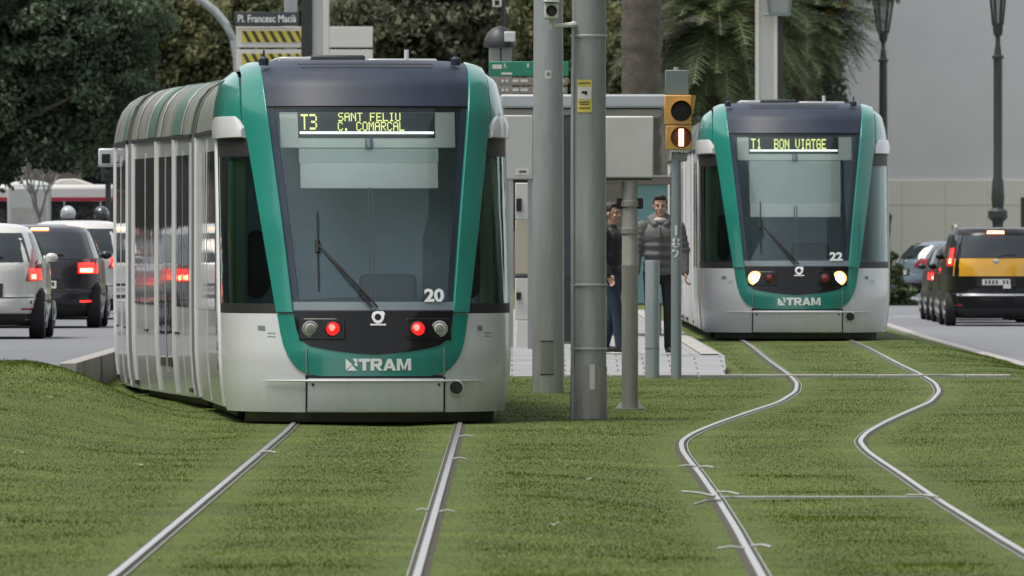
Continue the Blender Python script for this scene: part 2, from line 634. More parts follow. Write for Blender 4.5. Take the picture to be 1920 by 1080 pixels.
# ------------------------------------------------------------------ tracks
def make_track(label, cf, y0, y1, bars, rods, gtrack):
    t = thing('tram_track', label, 'tram track', (float(cf(y0)), y0, float(gtrack(y0))))
    o = Vector(t.location)
    yy = np.arange(y0, y1, 0.5)
    dydx = np.gradient(cf(yy), yy)
    for sgn in (-1, 1):
        def prof(offs, zs):
            P = []
            for (a, z) in zip(offs, zs):
                row = []
                for y, c, s in zip(yy, cf(yy), dydx):
                    n = math.sqrt(1 + s * s)
                    off = sgn * 0.75 + a
                    row.append((c + off / n - o.x, y - off * s / n - o.y, float(gtrack(y)) + z - o.z))
                P.append(row)
            return P
        b = MB()
        b.grid(prof([-0.055, -0.04, 0.04, 0.055], [0.0, 0.006, 0.006, 0.0]))
        b.build('rail_bed', K['soil'], t)
        b = MB()
        # running head on the outside, groove, lip on the inside
        i = -sgn
        b.grid(prof([-0.021 * i, -0.019 * i, 0.019 * i, 0.021 * i], [-0.01, 0.020, 0.020, -0.01]))
        b.grid(prof([0.046 * i, 0.047 * i, 0.053 * i, 0.054 * i], [-0.01, 0.011, 0.011, -0.01]))
        b.build('rail', K['rail'], t)
    for y in bars:
        b = MB()
        c, z = float(cf(y)), float(gtrack(y))
        b.box(c - 0.72 - o.x, c + 0.72 - o.x, y - 0.03 - o.y, y + 0.03 - o.y, z - 0.02 - o.z, z + 0.018 - o.z)
        b.build('tie_bar', K['concrete'], t, bevel=0.005)
    for (y, sgn, l0, l1, sk) in rods:
        b = MB()
        c, z = float(cf(y)) + sgn * 0.75, float(gtrack(y))
        b.tube([(c + l0 - o.x, y - o.y + sk, z + 0.035 - o.z), (c + (l0 + l1) / 2 - o.x, y - o.y + sk * 0.4, z + 0.045 - o.z), (c + l1 - o.x, y - o.y, z + 0.035 - o.z)], 0.009, 6)
        b.build('rail_clip', K['concrete'], t)
    return t


make_track('left grass tram track, its two rails running under the tram numbered 20', c1, 42, 330, [],
           [(82, 1, 0.02, 0.13, 0), (84.5, -1, 0.02, 0.15, 0.2), (91.5, 1, 0.02, 0.15, 0.0), (66, 1, 0.03, 0.12, 0), (66.3, 1, -0.11, -0.04, 0)], gleft)
make_track('right grass tram track with an S-bend, running under the tram numbered 22', c2, 42, 330, [75.3],
           [(59.5, -1, -0.17, -0.02, 0), (59.8, -1, 0.03, 0.13, 0.3), (74.5, -1, -0.22, -0.02, 1.4), (73.2, -1, -0.20, 0.0, -1.2), (75.0, -1, 0.02, 0.16, 0.8),
            (83, -1, -0.13, 0.0, 0), (82.6, -1, 0.02, 0.13, 0.2), (74.2, 1, -0.2, 0.0, 0.6), (122, 1, -0.05, 0.3, 0.0)], gtrack)
# concrete strip across the grass at the platform end
b = MB()
for xa in np.arange(0.6, 5.6, 0.5):
    z = float(gtrack(122.6))
    b.box(xa, xa + 0.49, 122.5, 122.75, z - 0.05, z + 0.035)
tag(b.build('concrete_strip', K['concrete'], bevel=0.01), 'thin pale concrete strip laid across the grass track at the platform end', 'drain')

# ------------------------------------------------------------------ grass blades
N = 1000000
yb = 47 + (150 - 47) * rng.random(N) ** 1.25
lim = 5.6 + (yb - 47) * 0.035
xb = -lim - 0.5 + (2 * lim + 1.0) * rng.random(N)
d1 = np.abs(np.abs(xb - c1(yb)) - 0.75)
d2 = np.abs(np.abs(xb - c2(yb)) - 0.75)
dm = np.minimum(d1, d2)
keep = (dm > 0.03 + 0.035 * rng.random(N)) & (xb < road_right_edge(yb) - 0.15) & ~((xb < -4.35) & (yb > 110.8))
keep &= ~((xb > -1.75) & (xb < 2.65) & (yb > 122.3))
keep &= ~((xb > 0.55) & (xb < 5.7) & (np.abs(yb - 122.5) < 0.3))
keep &= ~((np.abs(yb - 75.2) < 0.18) & (np.abs(xb - c2(yb)) < 0.75))
xb, yb, dm = xb[keep], yb[keep], dm[keep]
N = len(xb)
zb = zg(xb, yb)
patch_n = _fbm(xb * 1.7 + 3, yb * 0.8) * 0.5 + 0.5
hgt = (0.004 + 0.005 * rng.random(N) + 0.009 * patch_n * rng.random(N)) * (0.45 + 0.55 * sstep((dm - 0.1) / 0.35))
hgt = hgt * (1 + 1.5 * sstep((_fbm(xb * 0.8 + 9, yb * 2.3 + 2) - 0.42) / 0.2) * sstep((dm - 0.1) / 0.3))
far_left = sstep((c1(yb) - 1.6 - xb) / 0.8) * sstep((yb - 96) / 10)
edge_r = sstep((xb - road_right_edge(yb) + 0.7) / 0.5)
hgt = hgt * (1 + 0.8 * far_left + 1.6 * edge_r)
wid = 0.002 + 0.0035 * rng.random(N)
ang = rng.random(N) * 2 * np.pi
lean = (rng.random((N, 2)) - 0.5) * hgt[:, None] * 1.3
wx, wy = np.cos(ang) * wid, np.sin(ang) * wid
V = np.empty((N, 3, 3))
V[:, 0] = np.stack([xb - wx, yb - wy, zb - 0.004], 1)
V[:, 1] = np.stack([xb + wx, yb + wy, zb - 0.004], 1)
V[:, 2] = np.stack([xb + lean[:, 0], yb + lean[:, 1], zb + hgt], 1)
me = bpy.data.meshes.new('grass')
me.vertices.add(3 * N)
me.vertices.foreach_set('co', V.reshape(-1))
me.loops.add(3 * N)
me.loops.foreach_set('vertex_index', np.arange(3 * N, dtype=np.int32))
me.polygons.add(N)
me.polygons.foreach_set('loop_start', np.arange(0, 3 * N, 3, dtype=np.int32))
me.polygons.foreach_set('loop_total', np.full(N, 3, dtype=np.int32))
me.update()
at = me.attributes.new('tint', 'FLOAT', 'POINT')
tint = np.clip(0.38 + 0.16 * (rng.random(N) - 0.5) + 0.38 * _fbm(xb * 0.5, yb * 0.75 + 5) + 0.22 * _fbm(xb * 1.9 + 3, yb * 1.4) + 0.10 * sstep(1 - dm / 0.2), 0, 1)
at.data.foreach_set('value', np.repeat(tint, 3))
me.materials.append(M('grass_blades', (0.040, 0.078, 0.006), 0.9, var=0.36, scale=0.45, attr='tint', col2=(0.140, 0.182, 0.018), trans=0.5, spec=0.03))
dry = np.clip(0.55 * sstep((_fbm(xb * 0.7 + 2, yb * 0.42 + 7) - 0.30) / 0.35) * (0.3 + 0.7 * rng.random(N)) +
              0.8 * sstep(1.15 - dm / 0.16) * sstep((_fbm(xb * 3.1, yb * 0.9) + 0.25) / 0.5) * rng.random(N) + 0.9 * (rng.random(N) < 0.03), 0, 1)
at2 = me.attributes.new('dry', 'FLOAT', 'POINT')
at2.data.foreach_set('value', np.repeat(dry, 3))
_t = me.materials[0].node_tree
_p = _t.nodes['Principled BSDF']
_l = _p.inputs['Base Color'].links[0].from_socket
_a = _t.nodes.new('ShaderNodeAttribute')
_a.attribute_name = 'dry'
_x = _t.nodes.new('ShaderNodeMix')
_x.data_type = 'RGBA'
_x.inputs[7].default_value = (0.20, 0.165, 0.065, 1)
_t.links.new(_a.outputs['Fac'], _x.inputs[0])
_t.links.new(_l, _x.inputs[6])
_t.links.new(_x.outputs[2], _p.inputs['Base Color'])
_c = _t.nodes.new('ShaderNodeCombineXYZ')
_c.inputs[2].default_value = 1
_g = _t.nodes.new('ShaderNodeNewGeometry')
_m = _t.nodes.new('ShaderNodeVectorMath')
_m.operation = 'MULTIPLY_ADD'
_m.inputs[1].default_value = (0.3, 0.3, 0.3)
_n = _t.nodes.new('ShaderNodeVectorMath')
_n.operation = 'NORMALIZE'
_t.links.new(_g.outputs['Normal'], _m.inputs[0])
_t.links.new(_c.outputs[0], _m.inputs[2])
_t.links.new(_m.outputs[0], _n.inputs[0])
_t.links.new(_n.outputs[0], _t.nodes['Principled BSDF'].inputs['Normal'])
go = bpy.data.objects.new('grass', me)
COL.objects.link(go)
tag(go, kind='stuff')
# bits of litter and dry leaves lying on the grass
lit = M('dry_leaf', (0.42, 0.38, 0.30), 0.8, var=0.2)
for i, (u, y, d, lab) in enumerate([(258, 878, 80.5, 'pale scrap of paper lying on the grass left of the left track'), (92, 775, 97, 'small pale leaf on the left grass bank near the road'),
                                    (1103, 900, 78, 'small dry leaf on the grass between the two tracks'), (1040, 1006, 64, 'tiny dry leaf in the foreground grass between the tracks'),
                                    (30, 872, 81.5, 'small white scrap on the grass at the far left edge')]):
    b = MB()
    x = px(u, d)
    z = float(zg(x, d))
    b.grid([[(x + 0.018 * (a - 1.5) + 0.01 * c, d + 0.03 * c, z + 0.020 + 0.010 * math.sin(a * 1.7 + c + i)) for c in range(4)] for a in range(4)])
    tag(b.build('dry_leaf', lit), lab, 'leaf')

# ------------------------------------------------------------------ tram
PW = 2.3


def Wb(z):
    return float(np.interp(z, [0.02, 0.12, 0.3, 0.6, 1.0, 2.68, 2.78, 2.95, 3.145, 3.24, 3.28, 3.315],
                           [1.24, 1.27, 1.30, 1.32, 1.325, 1.325, 1.325, 1.307, 1.26, 1.137, 1.05, 0.90]))


def y0F(z):
    return float(np.interp(z, [0.0, 0.15, 0.4, 0.64, 1.0, 1.8, 2.85, 3.1, 3.24, 3.30, 3.33],
                           [0.10, 0.03, 0.0, 0.02, 0.12, 0.42, 0.88, 1.06, 1.25, 1.5, 1.9]))


DEP = 1.55


def _surf(s, z):
    s = max(-0.99995, min(0.99995, s))
    return Vector((s * Wb(z), y0F(z) + DEP * (1 - (1 - abs(s) ** PW) ** (1 / PW)), z))


def front(x, z, off=0.0):
    wv = Wb(z)
    s = x / wv
    p = _surf(s, z)
    e = 1e-3
    s1 = max(-0.9995, min(0.9995, s))
    ds = _surf(s1 + e * 0.4, z) - _surf(s1 - e * 0.4, z)
    dz = _surf(s1, z + 0.01) - _surf(s1, z - 0.01)
    n = ds.cross(dz)
    n.normalize()
    if n.y > 0.2:
        n = -n
    return p + n * off


def patch(zl, lf, rf, nx, off=0.0, thick=0.03, f=front):
    mbx = MB()
    A, B = [], []
    for z in zl:
        l = lf(z) if callable(lf) else lf
        r = rf(z) if callable(rf) else rf
        wv = Wb(z)
        a0, a1 = math.asin(max(-1, min(1, l / wv))), math.asin(max(-1, min(1, r / wv)))
        ra, rb = [], []
        for i in range(nx + 1):
            x = wv * math.sin(a0 + (a1 - a0) * i / nx)
            ra.append(f(x, z, off))
            rb.append(f(x, z, off - thick))
        A.append(ra)
        B.append(rb)
    mbx.grid(A)
    if not thick:
        return mbx
    mbx.grid([A[0], B[0]])
    mbx.grid([A[-1], B[-1]])
    mbx.grid([[r[0] for r in A], [r[0] for r in B]])
    mbx.grid([[r[-1] for r in A], [r[-1] for r in B]])
    return mbx


def lin(a, b, n):
    return [a + (b - a) * i / n for i in range(n + 1)]


def pout(z):      # outer edge of the green corner pillar
    return float(np.interp(z, [0.447, 0.476, 0.51, 0.564, 0.64, 0.72, 0.83, 0.99, 1.023, 1.779, 2.579, 2.73, 2.84, 3.24, 3.29, 3.32],
                           [0.50, 0.62, 0.68, 0.73, 0.777, 0.807, 0.832, 0.856, 0.862, 0.970, 1.078, 1.105, 1.115, 1.110, 1.02, 0.88]))


def pin(z):       # inner edge of the pillar, the windscreen's side
    return float(np.interp(z, [0.62, 1.02, 1.779, 2.837, 3.33], [0.69, 0.715, 0.79, 0.905, 0.95]))


def nose_h(z):
    return float(np.interp(z, [0.640, 0.650, 0.665, 0.69, 0.72, 0.77, 0.85, 1.03], [0.02, 0.16, 0.30, 0.47, 0.58, 0.655, 0.688, 0.715]))


FONT5 = {'T': '11111 00100 00100 00100 00100 00100 00100', '3': '11110 00001 00001 01110 00001 00001 11110',
         '1': '00100 01100 00100 00100 00100 00100 01110', 'S': '01111 10000 10000 01110 00001 00001 11110',
         'A': '01110 10001 10001 11111 10001 10001 10001', 'N': '10001 11001 10101 10101 10011 10001 10001',
         'F': '11111 10000 10000 11110 10000 10000 10000', 'E': '11111 10000 10000 11110 10000 10000 11111',
         'L': '10000 10000 10000 10000 10000 10000 11111', 'I': '01110 00100 00100 00100 00100 00100 01110',
         'U': '10001 10001 10001 10001 10001 10001 01110', 'C': '01110 10001 10000 10000 10000 10001 01110',
         '.': '00000 00000 00000 00000 00000 01100 01100', 'O': '01110 10001 10001 10001 10001 10001 01110',
         'M': '10001 11011 10101 10101 10001 10001 10001', 'R': '11110 10001 10001 11110 10100 10010 10001',
         'B': '11110 10001 10001 11110 10001 10001 11110', 'V': '10001 10001 10001 10001 10001 01010 00100',
         'G': '01110 10001 10000 10111 10001 10001 01110', ' ': '00000 ' * 7}


def led_text(mbx, txt, x0, ztop, cw, ch, off):
    for k, c in enumerate(txt):
        for r, row in enumerate(FONT5[c].split()):
            for q, bit in enumerate(row):
                if bit == '1':
                    xa = x0 + (k * 6 + q) * cw
                    za = ztop - r * ch
                    pts = [front(xa, za, off), front(xa + cw * .92, za, off), front(xa + cw * .92, za - ch * .92, off), front(xa, za - ch * .92, off)]
                    mbx.add(pts, [(0, 1, 2, 3)])


CAR_L = [7.3, 6.6, 4.0, 6.6, 6.5]
GANG = 0.5


def carriage(tram, L, first, posts, stripes, rest_window, tail=False):
    """one rigid section of the tram: body shell with windows, posts, roof cowl"""
    def ys(z):
        return y0F(z) + DEP - 0.012 if first else 0.0
    zs_low = [0.14, 0.3, 0.6, 0.8, 1.02]
    zs_all = [0.14, 0.3, 0.6, 0.8, 1.0, 1.3, 1.8, 2.3, 2.6, 2.70]
    body = MB()
    for sg in (-1, 1):
        body.grid([[(sg * Wb(z), ys(z) + (L - ys(z)) * t, z) for t in (0, 0.25, 0.5, 0.75, 1)] for z in zs_all])
        # back end cap half
    capv = [(-Wb(z), L, z) for z in zs_all] + [(Wb(z), L, z) for z in zs_all[::-1]]
    body.add(capv, [tuple(range(len(capv)))])
    if not first:
        body.add([(x, 0, z) for x, _, z in capv], [tuple(range(len(capv)))])
    fl = ys(0.14)
    body.add([(-1.26, fl, 0.14), (1.26, fl, 0.14), (1.26, L, 0.14), (-1.26, L, 0.14)], [(0, 1, 2, 3)])
    bo = body.build('carriage', K['silver'], tram)
    # roof: curved cowls on both sides and a flat top
    rf = MB()
    prof = [(1.335, 2.70), (1.322, 2.80), (1.295, 2.92), (1.245, 3.04), (1.16, 3.14), (1.05, 3.205), (0.9, 3.24), (0.0, 3.26)]
    full = [(-a, z) for a, z in prof] + [(a, z) for a, z in prof[::-1][1:]]
    yst = 2.75 if first else 0.0
    rf.grid([[(a, yst + (L - yst) * t, z) for t in (0, 0.5, 1)] for a, z in full])
    rf.add([(a, L, z) for a, z in full], [tuple(range(len(full)))])
    rf.add([(a, yst, z) for a, z in full], [tuple(range(len(full)))])
    rf.build('roof', K['cowl'], bo)
    for (y, wdt, m) in stripes:
        st = MB()
        st.grid([[(a * 1.004, y + wdt * t, z + 0.006) for t in (0, 1)] for a, z in full])
        st.build('roof_band', m, bo)
    for sg in (-1, 1):
        gt = MB()
        gt.box(min(sg * 1.30, sg * 1.345), max(sg * 1.30, sg * 1.345), yst, L, 2.665, 2.70)
        gt.build('gutter', K['black'], bo)
    # windows between posts
    for sg in (-1, 1):
        for (ya, yb_, zlo) in rest_window:
            wm = MB()
            P = [[(sg * (Wb(z) + 0.006), y, z) for y in (ya, yb_)] for z in lin(zlo, 2.50, 6)]
            Q = [[(sg * (Wb(z) - 0.03), y, z) for y in (ya, yb_)] for z in lin(zlo, 2.50, 6)]
            wm.grid(P)
            wm.grid([P[0], Q[0]])
            wm.grid([P[-1], Q[-1]])
            wm.grid([[r[0] for r in P], [r[0] for r in Q]])
            wm.grid([[r[1] for r in P], [r[1] for r in Q]])
            wm.build('side_window', K['side_glass'], bo)
        for (y, wd, m, pr, zlo, zhi) in posts:
            pm = MB()
            zz = lin(zlo, zhi, 12)
            o_ = [[(sg * (Wb(z) + q), (y if y != 'edge' else ys(z) + 0.04) + e * wd, z) for (q, e) in ((-0.02, 0), (pr, 0.15), (pr, 0.85), (-0.02, 1))] for z in zz]
            pm.grid(o_)
            pm.add(o_[0], [(0, 1, 2, 3)])
            pm.add(o_[-1], [(0, 1, 2, 3)])
            pm.build('door_post', m, bo)
        if not first:
            for yh in (L * 0.2, L * 0.72):
                hm_ = MB()
                hm_.box(min(sg * 1.30, sg * 1.331), max(sg * 1.30, sg * 1.331), yh, yh + 0.45, 0.745, 0.765)
                hm_.build('handle_slot', K['black'], bo)
            for yh in (0.1, L - 0.4):
                hm_ = MB()
                hm_.box(min(sg * 1.22, sg * 1.31), max(sg * 1.22, sg * 1.31), yh, yh + 0.3, 0.19, 0.23)
                hm_.build('jacking_point', K['dark'], bo)
    return bo


def make_tram(label, cf, tip, number, texts, blind, lit_head, lit_tail, drop):
    base_z = float((gleft if cf is c1 else gtrack)(tip + 2)) + drop
    tram = thing('tram', label, 'tram', (0, 0, 0), 0, 'green and white trams')
    s = tip
    first = None
    k_post, k_thin = K['post'], K['white']
    specs = [
        # posts: y, width, material, proud, zlo, zhi
        dict(first=True, rest=[(2.75, 4.6, 1.02), (4.68, 7.0, 1.02)],
             posts=[('edge', 0.26, k_post, 0.02, 0.16, 2.66), (4.6, 0.06, k_thin, 0.010, 0.16, 2.62), (7.02, 0.24, k_post, 0.02, 0.16, 2.66)],
             stripes=[(6.95, 0.3, K['cowl_green'])]),
        dict(first=False, rest=[(0.3, 0.9, 1.02), (1.0, 1.65, 1.02), (1.95, 2.7, 0.42), (2.8, 3.55, 0.42), (3.95, 5.0, 1.02), (5.1, 6.3, 1.02)],
             posts=[(0.02, 0.14, k_thin, 0.012, 0.16, 2.62), (0.9, 0.05, k_thin, 0.005, 0.16, 2.55), (1.72, 0.15, k_post, 0.025, 0.16, 2.66), (2.70, 0.06, K['silver'], 0.012, 0.35, 2.55),
                    (3.65, 0.16, k_post, 0.025, 0.16, 2.66), (5.0, 0.05, k_thin, 0.010, 0.16, 2.55), (6.32, 0.2, k_post, 0.02, 0.16, 2.66)],
             stripes=[(0.9, 0.12, K['white']), (1.05, 0.9, K['cowl_green']), (3.2, 0.12, K['white']), (3.8, 0.8, K['cowl_green']), (4.65, 0.1, K['white']), (5.9, 0.1, K['white'])]),
        dict(first=False, rest=[(0.3, 1.9, 1.02), (2.05, 3.6, 1.02)],
             posts=[(0.02, 0.24, k_post, 0.02, 0.16, 2.66), (1.92, 0.1, k_thin, 0.010, 0.16, 2.55), (3.7, 0.24, k_post, 0.02, 0.16, 2.66)],
             stripes=[(0.1, 0.14, K['white']), (0.3, 0.9, K['cowl_green']), (3.0, 0.1, K['white'])]),
        dict(first=False, rest=[(0.4, 1.4, 1.02), (1.5, 2.8, 1.02), (3.1, 3.85, 0.42), (3.95, 4.7, 0.42), (5.0, 6.3, 1.02)],
             posts=[(0.02, 0.24, k_post, 0.02, 0.16, 2.66), (1.4, 0.06, k_thin, 0.010, 0.16, 2.55), (2.82, 0.22, k_post, 0.03, 0.16, 2.66), (4.72, 0.22, k_post, 0.03, 0.16, 2.66)],
             stripes=[(0.2, 0.12, K['white']), (2.0, 0.8, K['cowl_green'])]),
        dict(first=False, rest=[(0.4, 2.2, 1.02), (2.3, 4.4, 1.02)],
             posts=[(0.02, 0.24, k_post, 0.02, 0.16, 2.66), (4.5, 0.22, k_post, 0.02, 0.16, 2.66)],
             stripes=[(0.2, 0.12, K['white']), (5.0, 1.2, K['cowl_green'])]),
    ]
    root = None
    prev = None
    for k, sp in enumerate(specs):
        L = CAR_L[k]
        ya, yb_ = s, s + L
        xa, xb_ = float(cf(ya + (1.0 if k == 0 else 0))), float(cf(yb_))
        yaw = -math.atan2(xb_ - xa, L)
        loc = Vector((xa, ya, base_z))
        if k == 0:
            tram.location = loc
            tram.rotation_euler = (0, 0, yaw)
            root = Matrix.Translation(loc) @ Matrix.Rotation(yaw, 4, 'Z')
        bo = carriage(tram, L, sp['first'], sp['posts'], sp['stripes'], sp['rest'])
        Mk = root.inverted() @ (Matrix.Translation(loc) @ Matrix.Rotation(yaw, 4, 'Z'))
        bo.matrix_local = Mk
        if k == 0:
            first = bo
        # dark underframe and wheels
        uf = MB()
        uf.box(-1.16, 1.16, 1.9 if k == 0 else 0.05, L - 0.05, 0.045, 0.145)
        uo = uf.build('underframe', K['black'], bo, bevel=0.02)
        if k in (0, 2, 4):
            for yw in ((2.6, 4.4) if k == 0 else (1.1, 2.9) if k == 2 else (2.0, 3.8)):
                for sg in (-1, 1):
                    wh = MB()
                    wh.lathe([(0.05, -0.07), (0.27, -0.07), (0.29, -0.05), (0.29, 0.05), (0.31, 0.06), (0.31, 0.07), (0.05, 0.07)], 20, (sg * 0.75, yw, 0.29), 'x')
                    wh.build('wheel', K['dark'], bo)
        if prev is not None:
            # bellows between sections
            A0, A1 = prev
            g = MB()
            ring = [(-1.22, 0.2), (-1.25, 1.2), (-1.25, 2.6), (-1.2, 2.85), (-1.0, 3.06), (0, 3.1), (1.0, 3.06), (1.2, 2.85), (1.25, 2.6), (1.25, 1.2), (1.22, 0.2)]
            rows = []
            for q in range(9):
                t = q / 8
                sh = 1.0 if q % 2 == 0 else 0.965
                row = []
                for (x, z) in ring:
                    p0 = A0 @ Vector((x * sh, A1, z if z < 2 else z * (0.5 + 0.5 * sh)))
                    p1 = Mk @ Vector((x * sh, 0.0, z if z < 2 else z * (0.5 + 0.5 * sh)))
                    row.append(p0.lerp(p1, t))
                rows.append(row)
            g.grid(rows)
            g.build('bellows', K['skirt'], tram, angle=20)
        prev = (Mk, L)
        s = yb_ + GANG
    cab = first
    # ---------------- the cab front, all pieces follow one curved front surface
    b = patch(lin(0.12, 1.01, 12), lambda z: -Wb(z), lambda z: Wb(z), 36, 0.0, 0.04)
    b.build('front_fairing', K['white'], cab)
    b = patch(lin(0.02, 0.125, 3), -1.16, 1.16, 24, -0.03, 0.05)
    b.build('front_skirt', K['skirt'], cab)
    b = patch([0.447, 0.455, 0.465, 0.476, 0.49, 0.51, 0.535, 0.564, 0.6, 0.64, 0.68, 0.72, 0.77, 0.83, 0.9, 1.0], lambda z: -pout(z), lambda z: pout(z), 30, 0.014, 0.03)
    b.build('green_apron', K['green'], cab)
    b = patch([0.43, 0.455], -0.62, 0.62, 20, 0.010, 0.03)
    b.build('apron_seal', K['black'], cab)
    b = patch([0.640, 0.644, 0.650, 0.658, 0.668, 0.68, 0.70, 0.72, 0.75, 0.78, 0.82, 0.87, 0.94, 0.985, 1.025], lambda z: -nose_h(z), lambda z: nose_h(z), 30, 0.022, 0.03)
    b.build('nose_panel', K['black_gloss'], cab)
    # bumper with ridge, seams, towing hole
    b = patch([0.135, 0.15, 0.3, 0.385, 0.40, 0.415, 0.425], -0.60, 0.62, 20, 0.018, 0.03)
    b.build('bumper', K['white'], cab)
    b = MB()
    rows = [front(x, 0.405, 0.02) for x in lin(-0.98, 1.0, 30)]
    b.tube(rows, [0.004 + 0.011 * math.sin(math.pi * i / 30) ** 0.5 for i in range(31)], 6)
    b.build('bumper_ridge', K['white'], cab)
    for x in (-0.605, 0.625):
        b = patch(lin(0.13, 0.44, 6), x - 0.008, x + 0.008, 1, 0.021, 0.02)
        b.build('panel_seam', K['black'], cab)
        b = patch(lin(0.46, 0.70, 6), x - 0.005, x + 0.005, 1, 0.024, 0.02)
        b.build('panel_seam', K['signal_grey'], cab)
    b = MB()
    p = front(0.725, 0.345, 0.035)
    b.lathe([(0.068, 0.04), (0.068, -0.004), (0.060, -0.008), (0.057, 0.02)], 20, tuple(p), 'y', cap=False)
    h = b.build('towing_ring', K['white'], cab)
    b = MB()
    b.lathe([(0.06, -0.006), (0.022, 0.002), (0.002, 0.0)], 20, tuple(p), 'y')
    b.build('towing_eye', K['black'], cab)
    for x in (-0.55, 0.575):
        b = MB()
        b.lathe([(0.014, 0.02), (0.014, -0.006), (0.004, -0.008)], 8, tuple(front(x, 0.372, 0.018)), 'y')
        b.build('bumper_bolt', K['dark'], cab)
    # green corner pillars
    for sg in (-1, 1):
        zz = lin(1.012, 2.5, 14) + lin(2.5, 3.20, 14)[1:] + [3.24, 3.27, 3.29]
        if sg < 0:
            b = patch(zz, lambda z: -pout(z), lambda z: -pin(z), 8, 0.03, 0.06)
        else:
            b = patch(zz, lambda z: pin(z), lambda z: pout(z), 8, 0.03, 0.06)
        b.build('corner_pillar', K['green'], cab, bevel=0.006)
        # roof corner behind the pillar
        zz = lin(2.74, 3.12, 10) + [3.16, 3.2, 3.23]
        b = patch(zz, lambda z: (-Wb(z) if sg < 0 else pout(z) + 0.035), lambda z: (-pout(z) - 0.035 if sg < 0 else Wb(z)), 8, 0.0, 0.04)
        b.build('roof_corner', K['green'], cab)
        zz = lin(2.78, 3.2, 10)
        b = patch(zz, lambda z: (-pout(z) - 0.036 if sg < 0 else pout(z)), lambda z: (-pout(z) if sg < 0 else pout(z) + 0.036), 2, -0.03, 0.03)
        b.build('corner_slot', K['black'], cab)
        # side window of the cab, white brow above it
        b = patch(lin(1.045, 2.60, 14), lambda z: (-Wb(z) if sg < 0 else pout(z) + 0.006), lambda z: (-pout(z) - 0.006 if sg < 0 else Wb(z)), 10, -0.006, 0)
        b.build('cab_window', K['cab_glass'], cab)
        b = patch([1.012, 1.05, 1.10], lambda z: (-Wb(z) if sg < 0 else pout(z) + 0.006), lambda z: (-pout(z) - 0.006 if sg < 0 else Wb(z)), 10, 0.0, 0.02)
        b.build('window_sill', K['black'], cab)
        b = patch([2.44, 2.5, 2.61], lambda z: (-Wb(z) if sg < 0 else pout(z) + 0.006), lambda z: (-pout(z) - 0.006 if sg < 0 else Wb(z)), 10, -0.002, 0.015)
        b.build('window_head', K['black'], cab)
        b = MB()
        rows = []
        for x in lin(pout(2.7) + 0.015, Wb(2.7), 14):
            t = (x - pout(2.7)) / (Wb(2.7) - pout(2.7))
            top = 2.62 + 0.19 * min(1, (t * 2.2) ** 0.5 + 0.05)
            rows.append([front(sg * x, 2.605, -0.02), front(sg * x, 2.61, 0.04), front(sg * x, (2.61 + top) / 2, 0.045), front(sg * x, top - 0.012, 0.03), front(sg * x, top, 0.0)])
        yb2 = y0F(2.7) + DEP
        for yy in (yb2 + 0.08, yb2 + 0.16):
            rows.append([(sg * (1.325 + q), yy, z) for q, z in ((-0.02, 2.605), (0.04, 2.61), (0.045, 2.71), (0.03, 2.79), (0.0, 2.81))])
        b.grid(rows)
        b.add(rows[0], [(0, 1, 2, 3, 4)])
        b.add(rows[-1], [(0, 1, 2, 3, 4)])
        b.build('window_brow', K['white'], cab)
    # roof cap over the cab
    b = MB()
    rows = []
    for z in (3.16, 3.2, 3.23):
        pass
    prof = [(z, Wb(z)) for z in (2.74, 2.82, 2.95, 3.06, 3.145, 3.20, 3.235)]
    for (z, wv) in prof:
        rows.append([(wv, y0F(z) + DEP - 0.03, z), (wv, 3.4, z)])
    left = [[(-p_[0], p_[1], p_[2]) for p_ in r] for r in rows]
    b.grid(rows)
    b.grid(left)
    b.add([rows[-1][0], rows[-1][1], left[-1][1], left[-1][0]], [(0, 1, 2, 3)])
    e0 = [r[1] for r in rows] + [r[1] for r in left[::-1]]
    b.add(e0, [tuple(range(len(e0)))])
    b.build('cab_roof', K['green'], cab)
    # navy roof panel with ventilation slots, top edge
    b = patch(lin(2.89, 3.2, 10) + [3.24, 3.27, 3.29, 3.305, 3.315], lambda z: -pin(z) - 0.004, lambda z: pin(z) + 0.004, 24, 0.012, 0.05)
    b.build('roof_panel', K['navy'], cab)
    b = MB()
    ring = [front(x, 3.31, 0.0) for x in lin(-0.88, 0.88, 20)]
    b.grid([ring, [Vector((q.x, q.y + 0.25, 3.325)) for q in ring], [Vector((q.x * 1.05, 3.4, 3.25)) for q in ring]])
    b.build('roof_top', K['silver'], cab)
    for (z, xw) in ((3.275, 0.62), (3.245, 0.60)):
        b = patch([z - 0.006, z + 0.006], -xw, xw, 16, 0.0145, 0.01)
        b.build('vent_slot', K['black'], cab)
    b = patch([2.876, 2.892], lambda z: -pin(z), lambda z: pin(z), 20, 0.0, 0.03)
    b.build('panel_seam', K['black'], cab)
    # windscreen, dark border
    ws_lo = 1.035
    b = patch(lin(ws_lo, 2.872, 20), lambda z: -pin(z), lambda z: pin(z), 20, 0.0, 0)
    b.build('windscreen', K['windscreen'], cab)
    for sg in (-1, 1):
        if sg < 0:
            b = patch(lin(ws_lo, 2.872, 16), lambda z: -pin(z) - 0.002, lambda z: -pin(z) + 0.055, 3, 0.004, 0.008)
        else:
            b = patch(lin(ws_lo, 2.872, 16), lambda z: pin(z) - 0.055, lambda z: pin(z) + 0.002, 3, 0.004, 0.008)
        b.build('windscreen_frame', K['navy'], cab)
    b = patch(lin(1.03, 1.115, 3), lambda z: -pin(z), lambda z: pin(z), 20, 0.005, 0.01)
    b.build('windscreen_frame', K['dash'], cab)
    b = patch([1.022, 1.034], lambda z: -pin(z), lambda z: pin(z), 20, 0.024, 0.03)
    b.build('panel_seam', K['black'], cab)
    # interior
    b = patch(lin(2.535, 2.868, 4), -0.835, 0.82, 14, -0.05, 0.01)
    b.build('display_board', K['board'], cab)
